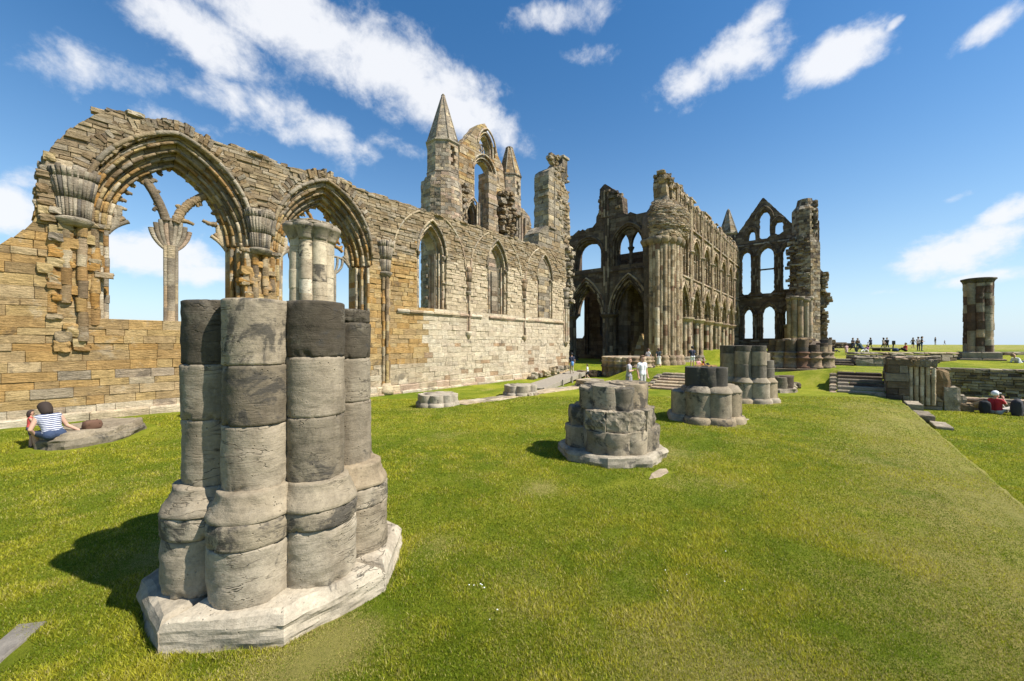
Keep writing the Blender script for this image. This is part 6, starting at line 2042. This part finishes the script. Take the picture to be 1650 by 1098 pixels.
def people():
    NAVY, BLK, WHT = (.02, .025, .05), (.015, .015, .018), (.72, .72, .72)
    JEANS, KHAKI, LGREY = (.05, .085, .14), (.3, .25, .17), (.42, .41, .4)
    g = lambda x, y: ground(x, y)
    # camera looks along +x+y; a face angle of 0 looks to +y (north)
    person('person in a striped sleeveless top crouched on the flat stone by the wall, back turned', (.42, 13.12, -.03), R(20), 1.62, 'sit', (.5, .51, .54), (.03, .05, .1), (.03, .018, .012), True, 0, 1, near=True, arms='out', stripes=(.04, .05, .11), lean=.55, shoes=(.4, .36, .32), seat=.29)
    person('small child in a red top held in front of the striped person', (.1, 13.62, .02), R(-90), .8, 'stand', (.6, .08, .07), (.05, .05, .09), (.04, .025, .02), True, 0, 1, near=True, arms='lap', voxel=.014)
    bag('handbag', 'brown leather shoulder bag resting on the flat stone beside the striped person', 'handbag', 1.0, 13.25, .32, .3, .2, .2, (.12, .06, .035), R(20))
    # couple on the lawn
    x, y = 17.25, 6.6
    person('person in a white t-shirt and pale trousers standing on the lawn, looking at a companion', (x, y, g(x, y)), R(150), 1.72, 'stand', WHT, (.5, .48, .45), (.16, .09, .05), sleeve=1, near=True, arms='down')
    x, y = 16.75, 7.0
    person('person in a grey patterned dress standing close beside the one in white', (x, y, g(x, y)), R(-165), 1.64, 'stand', (.3, .29, .31), (.26, .25, .27), (.2, .12, .07), True, 1, 0, 1.6, near=True, arms='fold', stripes=(.44, .42, .43))
    # under the wall and at the crossing
    person('person in a dark top and khaki trousers walking up the wooden ramp', (22.9, 13.5, .27), R(-55), 1.36, 'walk', NAVY, KHAKI, BLK[:3], arms='down')
    bag('satchel', 'bright blue satchel on the back of the walker on the ramp', 'bag', 22.76, 13.38, .82, .32, .15, .25, (.12, .3, .62), R(35))
    x, y = 23.5, 11.9 ; x, y = 22.9, 12.35
    person('child in a white top and dark shorts walking near the round pier base', (x, y, g(x, y)), R(20), .98, 'walk', WHT, NAVY, (.07, .04, .03), trousers=1)
    x, y = 28.2, 10.35
    person('person in a white top and long dark skirt walking beneath the tall pier', (x, y, g(x, y)), R(-120), 1.3, 'walk', WHT, BLK, (.07, .04, .03), skirt=1.6, trousers=0, arms='swing')
    x, y = 28.9, 9.85
    person('person in a dark top and pale skirt beside the tall pier', (x, y, g(x, y)), R(-60), 1.36, 'walk', (.03, .04, .05), (.55, .56, .52), (.1, .06, .04), True, skirt=1.7, trousers=0, arms='swing')
    x, y = 30.2, 7.9
    person('person in a navy t-shirt and white shorts seen from behind above the steps', (x, y, g(x, y)), R(-52), 1.55, 'stand', NAVY, WHT, BLK[:3], trousers=1, arms='fold')
    x, y = 31.6, 7.85
    person('person with a pink top and orange trousers sitting by the choir columns', (x, y, g(x, y)), R(140), 1.3, 'ground', (.6, .3, .3), (.6, .22, .03), (.08, .05, .03), arms='lap')
    x, y = 32.2, 7.65
    person('person in dark clothes sitting beside the one in orange', (x, y, g(x, y)), R(200), 1.35, 'ground', (.2, .05, .06), BLK, (.1, .06, .03), arms='lap')
    # sunken lawn
    o = person('person in a red polo shirt and white cap sitting on the sunken lawn', (24.15, -4.95, -.5), R(-135), 1.66, 'ground', (.42, .02, .03), (.45, .42, .36), (.2, .18, .16), sleeve=1, near=True, arms='up', cap=(.75, .75, .75), lean=-.12)
    bag('backpack', 'black backpack behind the person in red', 'backpack', 23.95, -4.6, -.5, .3, .26, .5, BLK, R(10))
    bag('backpack', 'dark upright rucksack with an orange band in front of the person in red', 'backpack', 24.0, -5.42, -.52, .3, .28, .62, (.03, .03, .035), R(-20))
    person('person leaning on one knee at the right edge of the sunken lawn', (24.6, -6.25, -.5), R(40), 1.5, 'ground', (.3, .2, .17), (.25, .2, .15), (.1, .06, .04), arms='lap')
    person('person in a white shirt reclining in the sun against the lone pillar', (38.2, -8.75, .88), R(-150), 1.62, 'recline', WHT, (.04, .05, .09), (.25, .16, .09), sleeve=2, trousers=1, arms='back', lean=-.6)
    # visitors on the field
    def at(px, d):
        t = (px - 825) / 640
        return (.7762 + .6305 * t) * d, (.6305 - .7762 * t) * d
    lst = [(1341, 33, 1.2, 'ground', NAVY, BLK, 0, 'dark clad person sitting on the grass left of the pink child'),
           (1364, 31, .85, 'stand', (.62, .38, .36), (.6, .42, .4), 1.3, 'child in a pale pink dress beside the shallow steps'),
           (1374, 38, 1.22, 'walk', BLK, NAVY, 0, 'person all in black walking behind the pink child'),
           (1382, 43, 1.25, 'stand', (.05, .05, .07), (.1, .1, .12), 0, 'person in dark grey standing beyond the one in black'),
           (1389, 31.5, 1.45, 'sit', (.02, .05, .06), JEANS, 0, 'person in a dark green jacket sitting bent over on the low wall'),
           (1397, 33, 1.1, 'ground', (.5, .2, .38), WHT, 0, 'person in pink sitting beside the green jacket'),
           (1399, 44, .8, 'walk', WHT, NAVY, 0, 'child in white walking by the table like slabs'),
           (1403, 45, 1.3, 'walk', NAVY, BLK, 0, 'person in navy walking beside the child in white'),
           (1424, 40, 1.25, 'walk', (.25, .23, .2), (.1, .09, .08), 0, 'person in a grey shirt walking with someone wearing a dark pack'),
           (1429, 39.5, 1.25, 'walk', BLK, BLK, 0, 'person in black with a pack walking beside a grey shirt'),
           (1459, 35, 1.4, 'ground', (.55, .04, .05), BLK, 0, 'person in bright red picnicking on the terrace edge'),
           (1471, 47, 1.25, 'walk', (.24, .2, .18), NAVY, .8, 'person in a brown top and dark skirt strolling on the field'),
           (1480, 38, 1.32, 'stand', (.35, .32, .3), (.04, .04, .05), 0, 'person with a pale front facing the camera side of a jeans wearer'),
           (1485, 37.5, 1.35, 'stand', BLK, JEANS, 0, 'person in a black jacket and blue jeans standing on the field'),
           (1507, 85, 1.6, 'stand', BLK, (.3, .28, .25), 0, 'distant person in black on the skyline'),
           (1522, 88, 1.0, 'walk', (.2, .18, .2), (.25, .2, .2), 0, 'distant small child on the skyline')]
    rr = random.Random(5)
    for px, d, h, pose, top, bot, sk, lab in lst:
        x, y = at(px, d)
        z = g(x, y)
        person(lab, (x, y, z - (.02 if pose == 'sit' else 0)), R(rr.uniform(0, 360)), h, pose, top, bot, rr.choice([(.04, .025, .02), (.1, .06, .035), (.03, .02, .015)]), rr.random() < .4, rr.choice([1, 2]), 0 if sk else 2, sk, arms='lap' if pose in ('ground', 'sit') else rr.choice(['down', 'swing', 'fold']), voxel=.03, lean=.5 if 'bent' in lab else (-.05 if pose == 'ground' else .04))
    x, y = at(1443, 35)
    bag('backpack', 'blue backpack set down beside the picnicker in red', 'backpack', x, y, g(x, y), .45, .35, .3, (.03, .05, .12), 0, False)
    # slabs and a leaning post by the picnickers
    r = random.Random(77)
    for px, d, L, lab in ((1412, 37.5, 1.4, 'flat table like stone slab on short blocks among the visitors'), (1428, 36.5, 1.1, 'smaller flat stone slab among the visitors')):
        x, y = at(px, d); z = g(x, y)
        t = thing('stone_slab', lab, 'stone slab', (x, y, z))
        mb = MB(); slab(mb, [(x - L / 2, y - .4), (x + L / 2, y - .4), (x + L / 2, y + .4), (x - L / 2, y + .4)], z + .2, z + .32, pick(GREY, r), r, .2, .03, .03, .02); mb.build('top', M_WALL, t)
        for s in (-1, 1):
            mb = MB(); boulder(mb, x + s * L * .33, y, z - .05, .3, .5, .27, pick(BROWN, r), r, 0, 1); mb.build('foot', M_WALL, t)
    x, y = at(1438, 36); z = g(x, y)
    t = thing('marker_post', 'short leaning dark post beside the blue backpack', 'post', (x, y, z))
    mb = MB(); tube(mb, [(x, y, z - .1), (x + .05, y - .06, z + .5), (x + .1, y - .1, z + .95)], .05, (.06, .05, .045, 0), 8); mb.build('pole', cloth((.05, .045, .04)), t)
    mb = MB(); box(mb, x + .02, x + .18, y - .2, y + .02, z + .6, z + .95, (.05, .05, .05, 0), .02); mb.build('sign_plate', cloth((.06, .055, .05)), t)

def daisies():
    r = random.Random(8)
    mb = MB()
    for cx, cy, n, s in ((2.62, 2.55, 5, .08), (2.6, 2.2, 2, .12), (4.05, 1.2, 3, .2), (4.4, .75, 3, .2)):
        for i in range(n):
            x, y = cx + r.gauss(0, s), cy + r.gauss(0, s * .6)
            z = ground(x, y) + r.uniform(.028, .04)
            q = r.uniform(.005, .008)
            vs = [(x + math.cos(k * .785) * q, y + math.sin(k * .785) * q, z + r.uniform(-.002, .002)) for k in range(8)] + [(x, y, z + .004)]
            mb.add(vs, [(k, (k + 1) % 8, 8) for k in range(8)], (.75, .75, .72, 0))
    m = plain('daisy petals', (.75, .75, .72), .7, .05)
    tag(mb.build('daisies', m), 'tiny white daisies scattered through the near grass', 'flowers', kind='stuff')
CLOUDS = [(1.075, 0.599, 0.426, 0.092, 1.0, -0.175), (1.341, 0.547, 0.137, 0.065, 1.0, -0.262), (0.875, 0.537, 0.258, 0.081, 0.95, -0.314), (1.494, 0.444, 0.113, 0.047, 0.75, 0.175), (1.201, 0.458, 0.218, 0.058, 0.85, -0.175), (1.414, 0.399, 0.11, 0.039, 0.6, 0.0), (0.964, 0.445, 0.122, 0.036, 0.6, -0.262), (0.212, 0.553, 0.154, 0.058, 0.95, 0.262), (-0.005, 0.51, 0.079, 0.049, 1.0, 0.175), (0.124, 0.602, 0.085, 0.039, 0.85, 0.611), (0.566, 0.686, 0.153, 0.04, 0.8, 0.0), (0.52, 0.62, 0.122, 0.03, 0.55, 0.0), (0.238, 0.506, 0.088, 0.027, 0.6, 0.349), (-0.165, 0.157, 0.103, 0.048, 1.1, 0.384), (-0.211, 0.201, 0.058, 0.028, 1.0, 0.384), (-0.198, 0.472, 0.043, 0.027, 0.85, 0.349), (-0.158, 0.238, 0.034, 0.014, 0.85, 0.262), (-0.185, 0.104, 0.083, 0.016, 0.85, 0.14), (-0.075, 0.094, 0.055, 0.01, 0.65, 0.087), (-0.13, 0.147, 0.075, 0.026, 0.9, 0.209), (1.587, 0.198, 0.044, 0.055, 1.1, 0.0), (1.414, 0.165, 0.146, 0.05, 1.05, 0.0), (1.341, 0.139, 0.152, 0.029, 0.9, 0.0), (-0.083, 0.524, 0.02, 0.011, 0.75, 0.524), (1.235, 0.288, 0.081, 0.027, 0.5, 0.0), (1.556, 0.258, 0.048, 0.028, 0.75, 0.175), (1.569, 0.15, 0.061, 0.038, 0.8, 0.0)]
SKY_SAT, SKY_VAL, EXPO = 1.32, 1.36, .68

near_pier(); stumps(); stones(); south_side()
nave_wall(); transept_gable(); wall_stump(); transept_arcade(); aisle_walls(); choir(); east_front()
people(); daisies()
make_ground(); make_grass()
light()
